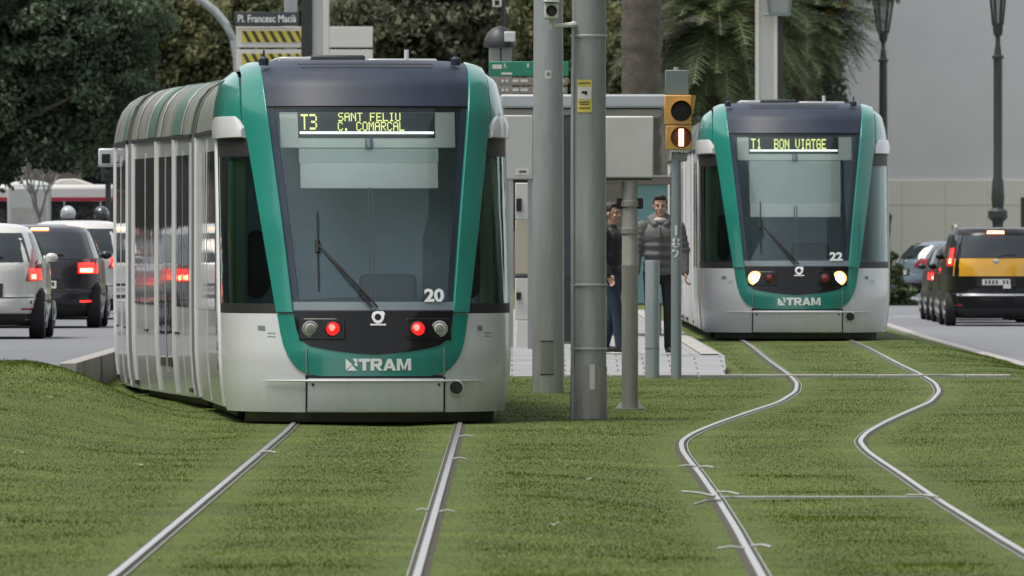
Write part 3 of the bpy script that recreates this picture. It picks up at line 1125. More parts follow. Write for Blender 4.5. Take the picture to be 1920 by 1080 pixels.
    b = patch(lin(2.622, 2.862, 3), -0.665, 0.62, 14, -0.042, 0.006)
    b.build('destination_display', K['display'], cab)
    b = patch([2.655, 2.673], -0.645, 0.60, 14, -0.030, 0.006)
    b.build('light_tube', K['tube'], cab)
    b = MB()
    for (t_, x0_, zt, cw, ch) in texts:
        led_text(b, t_, x0_, zt, cw, ch, -0.034)
    b.build('destination_letters', K['led'], cab, smooth=False)
    zlo, zmid = blind
    b = patch(lin(zlo, zmid, 3), -0.66, 0.645, 12, -0.062, 0.006)
    b.build('sun_blind', K['blind'], cab)
    b = patch(lin(zmid, 2.53, 3), -0.668, 0.653, 12, -0.058, 0.006)
    b.build('sun_blind', K['blind_dark'], cab)
    b = MB()
    b.tube([front(-0.01, 2.52, -0.03), front(-0.01, 2.60, -0.02)], 0.035, 8)
    b.build('blind_catch', K['dash'], cab)
    b = MB()
    for x in (-0.025, 0.01):
        b.tube([front(x, zlo, -0.05), front(x, 1.9, -0.05), front(x, 1.1, -0.05)], 0.007, 5)
    b.build('blind_cord', K['dash'], cab)
    it = MB()
    it.box(-1.22, 1.22, 2.72, 2.76, 0.5, 2.86)
    it.build('cab_rear_wall', K['interior'], cab)
    it = MB()
    it.box(-1.2, 1.2, 0.9, 2.7, 0.4, 0.46)
    it.build('cab_floor', K['dash'], cab)
    it = MB()
    rows = []
    for t in lin(0, 1, 8):
        yy = 0.35 + 0.9 * t
        hw = 0.62 + 0.45 * min(1, t * 1.5)
        rows.append([(hw * math.sin(a), yy + 0.10 * (1 - math.cos(a)), 1.02 + 0.14 * math.sin(math.pi * min(1, t * 1.1)) * math.cos(a * 0.9)) for a in lin(-1.35, 1.35, 14)])
    it.grid(rows)
    it.build('dashboard', K['dash'], cab)
    it = MB()
    it.box(-0.03, 0.5, 2.0, 2.14, 0.95, 1.36)
    it.box(-0.03, 0.5, 1.6, 2.14, 0.85, 0.97)
    it.build('driver_seat', K['dash'], cab, bevel=0.05)
    for sg in (-1, 1):
        it = MB()
        it.box(min(sg * 1.07, sg * 1.235), max(sg * 1.07, sg * 1.235), 1.78, 2.1, 1.05, 2.42)
        it.build('cab_pillar', K['pale_green'], cab, bevel=0.03)
        it = MB()
        it.ell((sg * 0.98, 2.0, 1.45), (0.16, 0.2, 0.32))
        it.build('folding_seat', K['seat'], cab)
    # lamps
    for sg, xc in ((-1, -0.465), (1, 0.485)):
        b = patch(lin(0.765, 0.965, 3), xc - 0.205, xc + 0.205, 6, 0.028, 0.03)
        ho = b.build('lamp_housing', K['black_gloss'], cab, bevel=0.01)
    for xc, kind in ((-0.565, 'h'), (-0.368, 't'), (0.385, 't'), (0.58, 'h')):
        p = front(xc, 0.866, 0.03)
        b = MB()
        b.lathe([(0.074, 0.03), (0.074, -0.014), (0.064, -0.018), (0.060, 0.0)] if not (lit_head and kind == 'h') else [(0.098, 0.03), (0.098, -0.008), (0.064, -0.018), (0.060, 0.0)], 22, tuple(p), 'y', cap=False)
        b.build('lamp_ring', (K['head_halo'] if lit_head else K['silver']) if kind == 'h' else K['black'], cab)
        b = MB()
        b.lathe([(0.063, 0.0), (0.058, -0.014), (0.04, -0.024), (0.015, -0.028), (0.001, -0.028)], 22, tuple(p), 'y')
        if kind == 'h':
            b.build('headlight', K['head_on'] if lit_head else K['lamp_off'], cab)
            if not lit_head:
                b = MB()
                b.lathe([(0.034, 0.0), (0.034, -0.006), (0.024, -0.008), (0.022, 0.0)], 18, (p[0], p[1] - 0.024, p[2]), 'y', cap=False)
                b.lathe([(0.012, 0.0), (0.010, -0.012), (0.001, -0.014)], 12, (p[0], p[1] - 0.026, p[2]), 'y')
                b.build('reflector', K['signal_grey'], cab)
        else:
            tl = b.build('tail_light', K['red_on'] if lit_tail else K['red_off'], cab)
            if lit_tail:
                b = MB()
                b.lathe([(0.03, 0.0), (0.026, -0.006), (0.001, -0.008)], 14, (p[0] - 0.012, p[1] - 0.0275, p[2] + 0.012), 'y')
                b.build('lamp_core', K['red_core'], cab)
            b = MB()
            b.box(p[0] - 0.056, p[0] + 0.056, p[1] - 0.034, p[1] - 0.012, p[2] - 0.004, p[2] + 0.003)
            b.build('lens_rib', K['red_off'], cab)
    # logo ring with underline, number, name
    b = MB()
    n = 28
    ri, ro = 0.030, 0.056
    cx, cz = 0.03, 0.972
    pts, fs = [], []
    for k in range(n + 1):
        t = 2 * math.pi * k / n
        o_ = ro * (1.0 + (0.22 if abs(math.degrees(t) % 360 - 38) < 14 else 0.0) + 0.05 * math.sin(3 * t))
        pts.append(front(cx + ri * math.cos(t), cz + ri * math.sin(t), 0.027))
        pts.append(front(cx + o_ * math.cos(t), cz + o_ * math.sin(t), 0.027))
    for k in range(n):
        fs.append((2 * k, 2 * k + 1, 2 * k + 3, 2 * k + 2))
    b.add(pts, fs)
    b.add([front(cx + a, 0.898 + c, 0.027) for a, c in ((-0.07, 0), (0.072, 0), (0.072, 0.014), (-0.07, 0.014))], [(0, 1, 2, 3)])
    b.build('ring_logo', K['letter'], cab, smooth=False)
    text_part(number, 0.155, K['letter'], cab, lambda a, c: front(0.545 + a, 1.165 + c, 0.014), 'fleet_number', 0.006, 1.15)
    b = MB()
    H_ = 0.107
    strokes = {'T': [[(0, 1), (1, 1), (1, .74), (0, .74)], [(.34, .74), (.66, .74), (.66, 0), (.34, 0)]],
               'R': [[(0, 0), (.3, 0), (.3, 1), (0, 1)], [(.3, 1), (.8, 1), (.93, .9), (.93, .78), (.3, .78)], [(.66, .78), (.96, .78), (.96, .62), (.66, .6)],
                     [(.3, .56), (.3, .34), (.8, .34), (.93, .46), (.96, .62), (.66, .6)], [(.42, .34), (.72, .34), (1.0, 0), (.68, 0)]],
               'A': [[(0, 0), (.27, 0), (.60, 1), (.36, 1)], [(.44, .74), (.60, 1), (.64, 1), (1.0, 0), (.73, 0)], [(.28, .38), (.70, .38), (.74, .18), (.22, .18)]],
               'M': [[(0, 0), (.22, 0), (.22, 1), (0, 1)], [(.78, 0), (1, 0), (1, 1), (.78, 1)], [(.22, 1), (.22, .62), (.42, 0), (.5, .28), (.3, 1)], [(.78, 1), (.78, .62), (.58, 0), (.5, .28), (.7, 1)]]}
    xc_ = -0.148
    for chx, wd in (('T', .103), ('R', .108), ('A', .116), ('M', .128)):
        for si, st_ in enumerate(strokes[chx]):
            b.add([front(xc_ + q * wd, 0.497 + v_ * H_, 0.018 + 0.0008 * si) for q, v_ in st_], [tuple(range(len(st_)))])
        xc_ += wd + (0.004 if chx in 'TR' else 0.008)
    b.build('name_lettering', K['letter'], cab, smooth=False)
    b = MB()
    for q in ([(-.262, .50), (-.262, .605), (-.205, .553)], [(-.255, .495), (-.205, .545), (-.16, .495)],
              [(-.20, .605), (-.16, .605), (-.16, .565), (-.185, .575)], [(-.19, .55), (-.16, .53), (-.155, .56), (-.175, .57)]):
        b.add([front(a, c, 0.019) for a, c in q], [tuple(range(len(q)))])
    b.build('emblem', K['letter'], cab, smooth=False)
    # wiper
    b = MB()
    for dx in (0.0, 0.05):
        b.tube([front(-0.02 + dx, 1.06, 0.03), front(-0.25 + dx * 0.6, 1.33, 0.05), front(-0.475, 1.61, 0.045)], 0.010, 6)
    b.build('wiper_arm', K['black'], cab)
    b = MB()
    b.tube([front(-0.49, z, 0.022) for z in lin(1.20, 1.93, 8)], 0.008, 6)
    b.tube([front(-0.49, z, 0.034) for z in lin(1.55, 1.66, 3)], 0.024, 8)
    b.build('wiper_blade', K['black'], cab)
    # small decals on the side of the fairing
    b = MB()
    for q in ([(-1.03, .86), (-.97, .86), (-.97, .90), (-1.03, .90)], [(-.95, .80), (-.88, .80), (-.88, .806), (-.95, .806)], [(-.95, .83), (-.88, .83), (-.88, .836), (-.95, .836)],
              [(.955, .855), (1.0, .855), (1.0, .90), (.955, .90)], [(1.02, .83), (1.09, .83), (1.09, .836), (1.02, .836)], [(1.02, .80), (1.09, .80), (1.09, .806), (1.02, .806)]):
        b = MB()
        b.add([front(a, c, 0.004) for a, c in q], [(0, 1, 2, 3)])
        b.build('decal', K['signal_grey'], cab, smooth=False)
    b = MB()
    for (y, z, hw, hh) in ((2.35, 0.93, 0.10, 0.055), (2.55, 0.86, 0.06, 0.05), (2.4, 0.70, 0.10, 0.045), (2.45, 0.52, 0.07, 0.04)):
        for sg in (-1, 1):
            b = MB()
            b.add([(sg * (Wb(z) + 0.004), y - hw, z - hh), (sg * (Wb(z) + 0.004), y + hw, z - hh), (sg * (Wb(z) + 0.004), y + hw * 0.3, z + hh), (sg * (Wb(z) + 0.004), y - hw * 0.2, z + hh)], [(0, 1, 2, 3)])
            b.build('decal', K['plate_dark'], cab, smooth=False)
    # antennas and gear on the roof
    for x in (-0.925, 0.835):
        b = MB()
        b.lathe([(0.045, -0.04), (0.045, 0.02), (0.03, 0.035), (0.012, 0.045), (0.008, 0.10), (0.002, 0.105)], 10, (x, 1.7, 3.315), 'z')
        b.build('antenna', K['navy'], cab)
    b = MB()
    b.box(-0.75, -0.2, 2.6, 4.2, 3.22, 3.37)
    b.box(0.1, 0.75, 3.0, 5.5, 3.22, 3.36)
    b.build('roof_equipment', K['silver'], cab, bevel=0.02)
    b = MB()
    b.box(-0.45, 0.05, 2.5, 3.3, 3.30, 3.385)
    b.build('roof_equipment', K['dark'], cab, bevel=0.02)
    b = MB()
    b.tube([(0.45, 2.8, 3.2), (0.45, 2.8, 3.44)], 0.022, 8)
    b.build('roof_rod', K['white'], cab)
    return tram


t1 = make_tram('green and white tram numbered 20 with red lamps lit, nearer one on the left track', c1, 98.6, '20',
               [('T3', -0.635, 2.835, 0.0135, 0.0205), ('SANT FELIU', -0.29, 2.850, 0.0098, 0.0115), ('C. COMARCAL', -0.295, 2.765, 0.0095, 0.0120)],
               (2.17, 2.40), False, True, -0.015)
t2 = make_tram('green and white tram with number 22 and bright headlights, running on the right track', c2, 151.5, '22',
               [('T1', -0.63, 2.83, 0.0135, 0.0205), ('BON VIATGE', -0.30, 2.825, 0.0125, 0.0205)],
               (1.745, 1.94), True, False, 0.0)
# camera housing on the rear of the nearer tram's left side
rear = [c for c in t1.children if c.name.startswith('carriage')][3]
b = MB()
b.box(-1.53, -1.33, 0.6, 0.95, 2.46, 2.66)
ch = b.build('camera_housing', K['white'], rear, bevel=0.02)
b = MB()
b.box(-1.49, -1.40, 0.585, 0.61, 2.50, 2.60)
b.build('camera_lens', K['black'], rear, bevel=0.005)

# ------------------------------------------------------------------ platform, shelter, machines
def plat_z(y):
    return float(np.interp(y, [122.8, 126.3, 400], [0.10, 0.30, 0.30]))


b = MB()
yy = [122.8, 123.6, 124.5, 125.4, 126.3] + list(np.arange(128, 206, 4.0))
rows = []
for y in yy:
    xl = float(max(c1(y) + 1.42, -1.62))
    xr = 2.44 if y < 126.2 else 2.46
    xr = xr if y > 124 else 2.40
    rows.append([(xl, y, -0.3), (xl, y, plat_z(y)), (0.4, y, plat_z(y) + 0.01), (xr, y, plat_z(y)), (xr, y, -0.3)])
b.grid(rows)
b.add([rows[0][k] for k in range(5)], [(0, 1, 2, 3, 4)])
tag(b.build('platform', K['paving'], angle=20), kind='structure')
b = MB()
for xe in (2.20,):
    for y in np.arange(127, 200, 0.6):
        b.box(xe, xe + 0.2, y, y + 0.59, 0.309, 0.316)
tag(b.build('tactile_paving', K['concrete']), kind='structure')

t = thing('tram_shelter', 'grey flat roofed tram shelter with teal glass panel behind the two men', 'shelter', (px(1095, 150), 150, 0.30))
o = Vector(t.location)
rx0, rx1 = px(938, 150) - o.x, px(1250, 150) - o.x
b = MB()
b.box(rx0, rx1, 0, 4.5, pz(202, 150) - o.z, pz(177, 150) - o.z)
b.build('roof', M('shelter_roof', (0.42, 0.45, 0.47), 0.45, var=0.08), t, bevel=0.03)
b = MB()
b.box(rx0 + 0.05, rx1 - 0.05, 0.12, 4.4, pz(214, 150) - o.z, pz(204, 150) - o.z)
b.build('roof_fascia', K['beigepole'], t, bevel=0.01)
for xp in (px(1130, 150), px(955, 150)):
    b = MB()
    b.box(xp - o.x - 0.05, xp - o.x + 0.05, 1.8, 1.9, 0, pz(214, 150) - o.z)
    b.build('post', K['galv2'], t, bevel=0.01)
b = MB()
b.box(px(1120, 150) - o.x, px(1262, 150) - o.x, 1.9, 2.0, pz(345, 150) - o.z, pz(331, 150) - o.z)
b.build('crossbeam', K['sign_brown'], t, bevel=0.01)
b = MB()
b.box(px(1120, 150) - o.x, px(1262, 150) - o.x, 1.88, 1.99, pz(331, 150) - o.z + 0.003, pz(327, 150) - o.z)
b.build('crossbeam_cap', K['white'], t)
b = MB()
b.box(px(1192, 150) - o.x, px(1256, 150) - o.x, 2.0, 2.03, 0.45, pz(346, 150) - o.z)
b.build('glass_panel', M('teal_panel', (0.20, 0.40, 0.42), 0.2, var=0.12, scale=2), t)
b = MB()
b.box(px(1140, 150) - o.x, px(1250, 150) - o.x, 2.15, 2.55, 0.42, 0.47)
for xq in (1150, 1240):
    b.box(px(xq, 150) - o.x - 0.03, px(xq, 150) - o.x + 0.03, 2.2, 2.5, 0, 0.42)
b.build('bench', K['sign_brown'], t, bevel=0.01)

t = thing('ticket_machine', 'tall cream and white ticket machine standing on the platform beside the nearer tram', 'ticket machine', (px(985, 135), 135, 0.3))
o = Vector(t.location)


def band(parent, name, u0, u1, y0, y1, d, dep, m, bev=0.01, front_off=0.0):
    bb = MB()
    bb.box(px(u0, d) - o.x, px(u1, d) - o.x, front_off, dep, pz(y1, d) - o.z, pz(y0, d) - o.z)
    return bb.build(name, m, parent, bevel=bev)


band(t, 'cabinet_top', 966, 1006, 343, 412, 135, 0.5, K['box'])
band(t, 'cabinet_body', 966, 1006, 412.5, 514, 135, 0.5, M('cream_panel', (0.46, 0.42, 0.33), 0.5, var=0.05))
band(t, 'dark_band', 966, 1006, 514.5, 521, 135, 0.5, K['plate_dark'])
band(t, 'cabinet_base', 966, 1006, 521.5, 600, 135, 0.5, K['box'])
band(t, 'plinth', 968, 1004, 600.5, 655, 135, 0.5, K['sign_white'])
band(t, 'card_reader', 968, 978, 372, 396, 135, 0.02, K['black'], 0.004, -0.03)
band(t, 'coin_tray', 968, 977, 548, 562, 135, 0.02, K['black'], 0.004, -0.03)
for (xu) in (958, 1010):
    bb = MB()
    bb.box(px(xu, 135) - o.x - 0.03, px(xu, 135) - o.x + 0.03, 0.1, 0.2, 0, pz(340, 135) - o.z)
    bb.build('side_post', K['galv'], t)

t = thing('information_panel', 'large pale grey information cabinet with small white label above the ticket machine', 'information panel', (px(970, 133), 133, 0.3))
o = Vector(t.location)
band(t, 'cabinet', 938, 999, 216, 336, 133, 0.25, M('grey_cabinet', (0.50, 0.51, 0.48), 0.5, var=0.06, streak=0.3), 0.015)
band(t, 'label', 967, 992, 316, 328, 133, 0.0, K['sign_white'], 0, -0.004)
band(t, 'arrow_mark', 973, 987, 320, 323.5, 133, -0.005, K['plate_dark'], 0, -0.007)
bb = MB()
for xu in (944, 994):
    bb2 = MB()
    bb2.box(px(xu, 133) - o.x - 0.03, px(xu, 133) - o.x + 0.03, 0.08, 0.16, 0, pz(336, 133) - o.z)
    bb2.build('leg', K['galv'], t)

t = thing('gap_panel', 'tall dark framed panel seen in the gap between the two thick poles', 'display panel', (px(1062, 139), 139, 0.3))  # dark panel put in to fill the dark gap beside the pole
o = Vector(t.location)
band(t, 'frame', 1046, 1078, 214, 640, 139, 0.2, K['dark'], 0.01)
band(t, 'dark_face', 1049, 1075, 222, 520, 139, 0.0, M('dark_sheet', (0.04, 0.05, 0.055), 0.3, var=0.4, scale=3), 0, -0.004)
band(t, 'foot', 1050, 1074, 640, 655, 139, 0.15, K['concrete'], 0, 0.02)


# ------------------------------------------------------------------ thick poles by the track
def pole_thing(name, label, cat, x, y, z0, prof, m, n=24):
    t = thing(name, label, cat, (x, y, z0))
    bb = MB()
    bb.lathe(prof, n)
    bb.build('shaft', m, t)
    return t


z0 = float(zg(px(1028, 113.9), 113.9)) - 0.02
t = pole_thing('steel_pole', 'thick pale grey tapered steel pole, the farther and lighter of the two thick ones', 'pole', px(1028, 113.9), 113.9, z0,
               [(0.169, 0), (0.167, 0.3), (0.160, 2.4), (0.145, 6.0)], K['galv'])
b = MB()
for k in range(5):
    a0 = R(-125 + k * 14)
b.grid([[(0.1685 * math.cos(a), 0.1685 * math.sin(a), z) for z in (0.22, 0.55)] for a in [R(-118 + q * 5) for q in range(10)]])
b.build('hatch_door', K['galv2'], t)
b = MB()
for z in (0.21, 0.555):
    b.grid([[(0.1695 * math.cos(a), 0.1695 * math.sin(a), z + q) for q in (0, 0.012)] for a in [R(-120 + q * 5) for q in range(11)]])
b.build('hatch_frame', K['dark'], t)
b = MB()
zc = pz(140, 113.9) - z0
b.grid([[(0.158 * math.cos(a), 0.158 * math.sin(a), zc + q) for q in (-0.045, 0.045)] for a in [R(-103 + q * 4) for q in range(7)]])
b.build('sticker', K['sign_white'], t)
b = MB()
b.grid([[(0.159 * math.cos(a), 0.159 * math.sin(a), zc + q) for q in (-0.015, 0.02)] for a in [R(-96 + q * 3) for q in range(5)]])
b.build('sticker_mark', K['signal_grey'], t)

z0 = float(zg(px(1104, 101), 101)) - 0.02
t = pole_thing('steel_pole', 'thick grey-green steel pole with a yellow sticker and a pipe, the nearest one', 'pole', px(1104, 101), 101, z0,
               [(0.172, 0), (0.170, 0.5), (0.163, 0.52), (0.155, 4.5), (0.150, 6.0)], K['galv2'])
for (u0, u1, nm, zz, m) in ((1070, 1077, 'conduit', 6.0, K['galv']), (1078, 1083, 'conduit', 6.0, K['galv2'])):
    b = MB()
    xx = px((u0 + u1) / 2, 101) - px(1104, 101)
    b.tube([(xx, -0.09, 0), (xx, -0.09, 2.5), (xx + 0.008, -0.09, pz(45, 101) - z0 if zz == 6.0 and nm == 'conduit' and u0 == 1070 else 5.8)], 0.018, 8)
    b.build(nm, m, t)
b = MB()
for z in (0.66, 1.25, 3.55):
    b.lathe([(0.1665, z), (0.1715, z + 0.004), (0.1715, z + 0.02), (0.1665, z + 0.024)], 24, cap=False)
    b.build('strap', K['galv'], t)
    b = MB()
b = MB()
b.grid([[(0.1745 * math.cos(a), 0.1745 * math.sin(a), z) for z in (0.03, 0.12, 0.3, 0.52)] for a in [R(-108 + q * 6) for q in range(10)]])
b.build('base_plate', K['beigepole'], t)
b = MB()
b.grid([[(0.177 * math.cos(a), 0.177 * math.sin(a), z) for z in (0.30, 0.53)] for a in [R(-88 + q * 4) for q in range(5)]])
b.build('bracket', K['sign_white'], t)
# yellow warning sheet with a camera pictogram
zc0, zc1 = pz(211, 101) - z0, pz(150, 101) - z0


def cyl(a, z, r):
    return (r * math.cos(R(a)), r * math.sin(R(a)), z)


rr = 0.1605
b = MB()
b.grid([[cyl(a, z, rr + 0.002) for z in (zc0, zc1)] for a in lin(-131, -80, 10)])
b.build('warning_sticker', K['yellow'], t)
b = MB()
zm = (zc0 + zc1) / 2
b.grid([[cyl(a, z, rr + 0.004) for z in (zm - 0.03, zm + 0.085)] for a in lin(-128, -83, 10)])
b.build('sticker_window', K['sign_white'], t)
b = MB()
b.grid([[cyl(a, z, rr + 0.006) for z in (zm + 0.022, zm + 0.045)] for a in lin(-114, -96, 5)])
b.grid([[cyl(a, z, rr + 0.006) for z in (zm + 0.012, zm + 0.036)] for a in lin(-104, -95, 4)])
b.build('camera_pictogram', K['black'], t)
b = MB()
for zz, (a0, a1) in ((zm + 0.12, (-126, -85)), (zm - 0.055, (-124, -88)), (zm - 0.075, (-120, -90)), (zm - 0.11, (-124, -86))):
    b = MB()
    b.grid([[cyl(a, z, rr + 0.005) for z in (zz - 0.005, zz + 0.005)] for a in lin(a0, a1, 7)])
    b.build('sticker_print', K['tape_black'], t)
# security camera hanging on an arm
t = thing('security_camera', 'white boxy security camera with a black lens on an arm of the thick pole', 'camera', (px(1034, 100.6), 100.6, pz(20, 100.6)))
b = MB()
b.box(-0.065, 0.065, 0.0, 0.34, -0.075, 0.075)
b.build('housing', K['sign_white'], t, bevel=0.015)
b = MB()
b.box(-0.075, 0.075, -0.07, 0.36, 0.078, 0.09)
b.build('sun_shield', K['white'], t, bevel=0.004)
b = MB()
b.lathe([(0.052, 0.01), (0.052, -0.012), (0.04, -0.014), (0.028, -0.004), (0.001, -0.002)], 18, (0, 0, 0), 'y')
b.build('lens', K['black'], t)
b = MB()
b.tube([(0.0, 0.2, -0.07), (0.0, 0.2, -0.16)], 0.022, 8)
b.tube([(-0.02, 0.2, -0.14), (0.18, 0.25, -0.125), (0.21, 0.3, -0.12)], [0.016, 0.024, 0.03], 8)
b.build('arm', K['sign_white'], t)

z0 = float(zg(px(1181, 105.7), 105.7)) - 0.01
t = pole_thing('signal_post', 'slim stone grey post with collar clamps and bolted foot carrying the pale box', 'post', px(1181, 105.7), 105.7, z0,
               [(0.082, 0), (0.080, 0.1), (0.079, 1.4), (0.079, 1.405), (0.076, 1.41), (0.076, pz(340, 105.7) - z0)], K['beigepole'])
for (z, r) in ((pz(382, 105.7) - z0, 0.09), (pz(433, 105.7) - z0, 0.084)):
    b = MB()
    b.lathe([(0.077, -0.03), (r, -0.026), (r, 0.026), (0.077, 0.03)], 20, (0, 0, z), cap=False)
    b.build('clamp', K['beigepole'], t)
zz = pz(381, 105.7) - z0
for sg in (-1, 1):
    b = MB()
    b.box(sg * 0.10 - 0.028, sg * 0.10 + 0.028, -0.03, 0.03, zz - 0.055, zz + 0.05)
    b.build('push_button', K['black'], t, bevel=0.012)
for sg in (-1, 1):
    b = MB()
    b.add([(sg * 0.07, -0.02, 0.09), (sg * 0.16, -0.02, 0.01), (sg * 0.07, -0.02, 0.01), (sg * 0.07, 0.02, 0.09), (sg * 0.16, 0.02, 0.01), (sg * 0.07, 0.02, 0.01)],
          [(0, 1, 2), (3, 4, 5), (0, 1, 4, 3), (1, 2, 5, 4), (2, 0, 3, 5)])
    b.build('foot_rib', K['box'], t)
b = MB()
b.lathe([(0.15, 0.0), (0.15, 0.02), (0.08, 0.022)], 16)
b.build('foot_plate', K['galv2'], t)
t = thing('junction_box', 'pale square box mounted on top of the slim post with black push buttons', 'box', (px(1180, 105.7), 105.6, pz(334, 105.7)))
b = MB()
b.box(px(1134, 105.7) - t.location.x, px(1225, 105.7) - t.location.x, 0.0, 0.16, 0.0, pz(218, 105.7) - pz(334, 105.7))
b.build('housing', K['box'], t, bevel=0.014)
b = MB()
b.box(px(1136, 105.7) - t.location.x, px(1223, 105.7) - t.location.x, 0.02, 0.15, -0.02, -0.003)
b.build('base_flange', K['dark'], t)

z0 = float(zg(px(1223, 122.3), 122.3)) - 0.02
t = thing('bollard', 'flat topped bluish grey round bollard in front of the man in the puffer jacket', 'bollard', (px(1223, 122.3), 122.3, z0))
b = MB()
b.lathe([(0.082, 0), (0.080, 0.02), (0.080, pz(491, 122.3) - z0), (0.074, pz(488, 122.3) - z0)], 20)
b.build('shaft', M('bluish_grey', (0.30, 0.35, 0.37), 0.4, metal=0.2, var=0.14, streak=0.3), t)
b = MB()
b.lathe([(0.0835, 0.0), (0.0835, 0.012)], 20, (0, 0, 0.35), cap=False)
b.build('band', K['galv2'], t)

z0 = float(zg(px(1268, 122.2), 122.2)) - 0.02
xT = px(1268, 122.2)
t = thing('traffic_signal', 'yellow tram signal showing a lit white vertical bar, on slim grey pole with white digits', 'traffic signal', (xT, 122.2, z0))
b = MB()
b.lathe([(0.066, 0), (0.060, 0.05), (0.058, 1.9), (0.052, pz(285, 122.2) - z0)], 18)
b.build('pole', M('bluish_grey_pole', (0.27, 0.32, 0.34), 0.4, metal=0.25, var=0.14, streak=0.3), t)
for k, ch_ in enumerate('182'):
    text_part(ch_, 0.155, K['letter'], t, lambda a, c, k=k: (a - 0.004, -0.062 + 0.5 * (a * a) / 0.06, pz(433 + k * 22, 122.2) - z0 + c), 'digit', 0.003, 1.15)
hx0, hx1 = px(1246, 122) - xT, px(1297, 122) - xT
hz0, hz1 = pz(281, 122) - z0, pz(178, 122) - z0
hm = (hz0 + hz1) / 2 - 0.03
b = MB()
b.box(hx0, hx1, -0.16, 0.06, hm + 0.003, hz1)
b.box(hx0 + 0.015, hx1, -0.16, 0.06, hz0, hm - 0.003)
b.build('housing', K['amber_box'], t, bevel=0.012)
lx = (hx0 + hx1) / 2 + 0.035
for (zc, kind) in (((hm + hz1) / 2 - 0.01, 'dark'), ((hz0 + hm) / 2 - 0.0, 'bar')):
    b = MB()
    rows = []
    for k in range(13):
        a = R(-15 + 210 * k / 12)
        q = 0.12 * (0.35 + 0.65 * max(0, math.sin(a)))
        rows.append([(lx + 0.118 * math.cos(a), -0.16, zc + 0.118 * math.sin(a)), (lx + 0.118 * math.cos(a), -0.16 - q, zc + 0.118 * math.sin(a))])
    b.grid(rows)
    b.build('visor', K['amber_box'] if kind == 'dark' else K['amber_brown'], t)
    b = MB()
    b.lathe([(0.116, 0.0), (0.112, -0.006), (0.08, -0.014), (0.001, -0.02)], 22, (lx, -0.163, zc), 'y')
    b.build('lens', K['black'] if kind == 'dark' else K['amber_brown'], t)
    if kind == 'bar':
        b = MB()
        b.box(lx - 0.026, lx + 0.026, -0.19, -0.186, zc - 0.095, zc + 0.095)
        b.build('signal_bar', K['signal_bar'], t)
b = MB()
b.add([(hx1, -0.16, hz1), (hx1 + 0.05, -0.13, hz1 - 0.005), (hx1 + 0.02, -0.13, hz1 - 0.2), (hx1, -0.16, hz1 - 0.24), (hx1, -0.02, hz1), (hx1 + 0.05, -0.02, hz1 - 0.005), (hx1 + 0.02, -0.02, hz1 - 0.2), (hx1, -0.02, hz1 - 0.24)],
      [(0, 1, 2, 3), (4, 5, 6, 7), (0, 1, 5, 4), (1, 2, 6, 5), (2, 3, 7, 6)])
b.build('side_bracket', K['amber_box'], t)
b = MB()
b.box(hx0 + 0.01, hx1 - 0.03, -0.08, 0.16, hz1 + 0.004, pz(131, 122) - z0)
b.build('control_box', K['signal_grey'], t, bevel=0.01)
b = MB()
b.tube([(0.0, 0.03, pz(131, 122) - z0 - 0.01), (0, 0.03, pz(125, 122) - z0)], 0.028, 8)
b.build('cap', K['galv'], t)
b = MB()
b.box(0.0, 0.12, -0.06, 0.02, hz0 - 0.13, hz0 - 0.03)
b.build('bracket', K['galv2'], t, bevel=0.015)


# ------------------------------------------------------------------ catenary masts, direction sign, lamps at the back
K['mast'] = M('mast_grey', (0.46, 0.46, 0.44), 0.5, var=0.08, scale=2, streak=0.3)


def mast(label, u, d, ztop, zb, lo_=0.235):
    t = thing('catenary_mast', label, 'mast', (px(u, d), d, zb), 0)
    hw = 0.235
    b = MB()
    b.box(-lo_, hw, 0.0, 0.03, 0, ztop)
    b.box(-lo_, hw, 0.36, 0.39, 0, ztop)
    b.box(-0.02, 0.02, 0.031, 0.359, 0, ztop)
    b.build('beam', K['mast'], t, bevel=0.004)
    return t


t = mast('grey steel mast with a dark edge standing left behind the nearer tram in front of the white boards', 597, 240, 11.0, 0.1, 0.135)
b = MB()
b.box(-0.375, -0.14, -0.06, 0.34, 0, 11.0)
b.build('shaded_side', K['dark'], t)  # beam's shaded side, built as a separate dark box
t['label'] = 'grey steel mast with dark shaded side standing behind the nearer tram, before the white boards'
b = MB()
b.box(0.10, 0.23, -0.02, -0.003, 0, 11.0)
b.build('edge_strip', K['sign_white'], t)
t = mast('grey steel mast with dark shaded side and lantern box standing behind the farther tram', 1437, 236, 11.0, 0.1)
b = MB()
b.box(0.24, 0.36, -0.02, 0.34, 0, 11.0)
b.build('shaded_side', K['dark'], t)  # shade on this mast's side, again set on as a dark box
for xs_ in ((-0.235, -0.16), (0.16, 0.235)):
    b = MB()
    b.box(xs_[0], xs_[1], -0.02, -0.003, 0, 11.0)
    b.build('edge_strip', K['sign_white'], t)
mx = t.location.x
t = thing('hanging_lantern', 'square metal lantern fixed high on the mast behind the farther tram', 'lantern', (px(1462, 235), 235.5, pz(24, 235)))
b = MB()
b.add([(-0.2, -0.2, 0), (0.2, -0.2, 0), (0.2, 0.2, 0), (-0.2, 0.2, 0), (-0.26, -0.26, 0.55), (0.26, -0.26, 0.55), (0.26, 0.26, 0.55), (-0.26, 0.26, 0.55)], [(0, 1, 5, 4), (1, 2, 6, 5), (2, 3, 7, 6), (3, 0, 4, 7)])
b.build('glass', K['lantern_glass'], t)
b = MB()
b.box(-0.24, 0.24, -0.24, 0.24, -0.06, 0.01)
for sx_ in (-1, 1):
    for sy in (-1, 1):
        b.tube([(sx_ * 0.21, sy * 0.21, 0), (sx_ * 0.27, sy * 0.27, 0.55)], 0.028, 4)
b.box(-0.3, 0.3, -0.3, 0.3, 0.55, 0.62)
b.build('frame', K['signal_grey'], t)
b = MB()
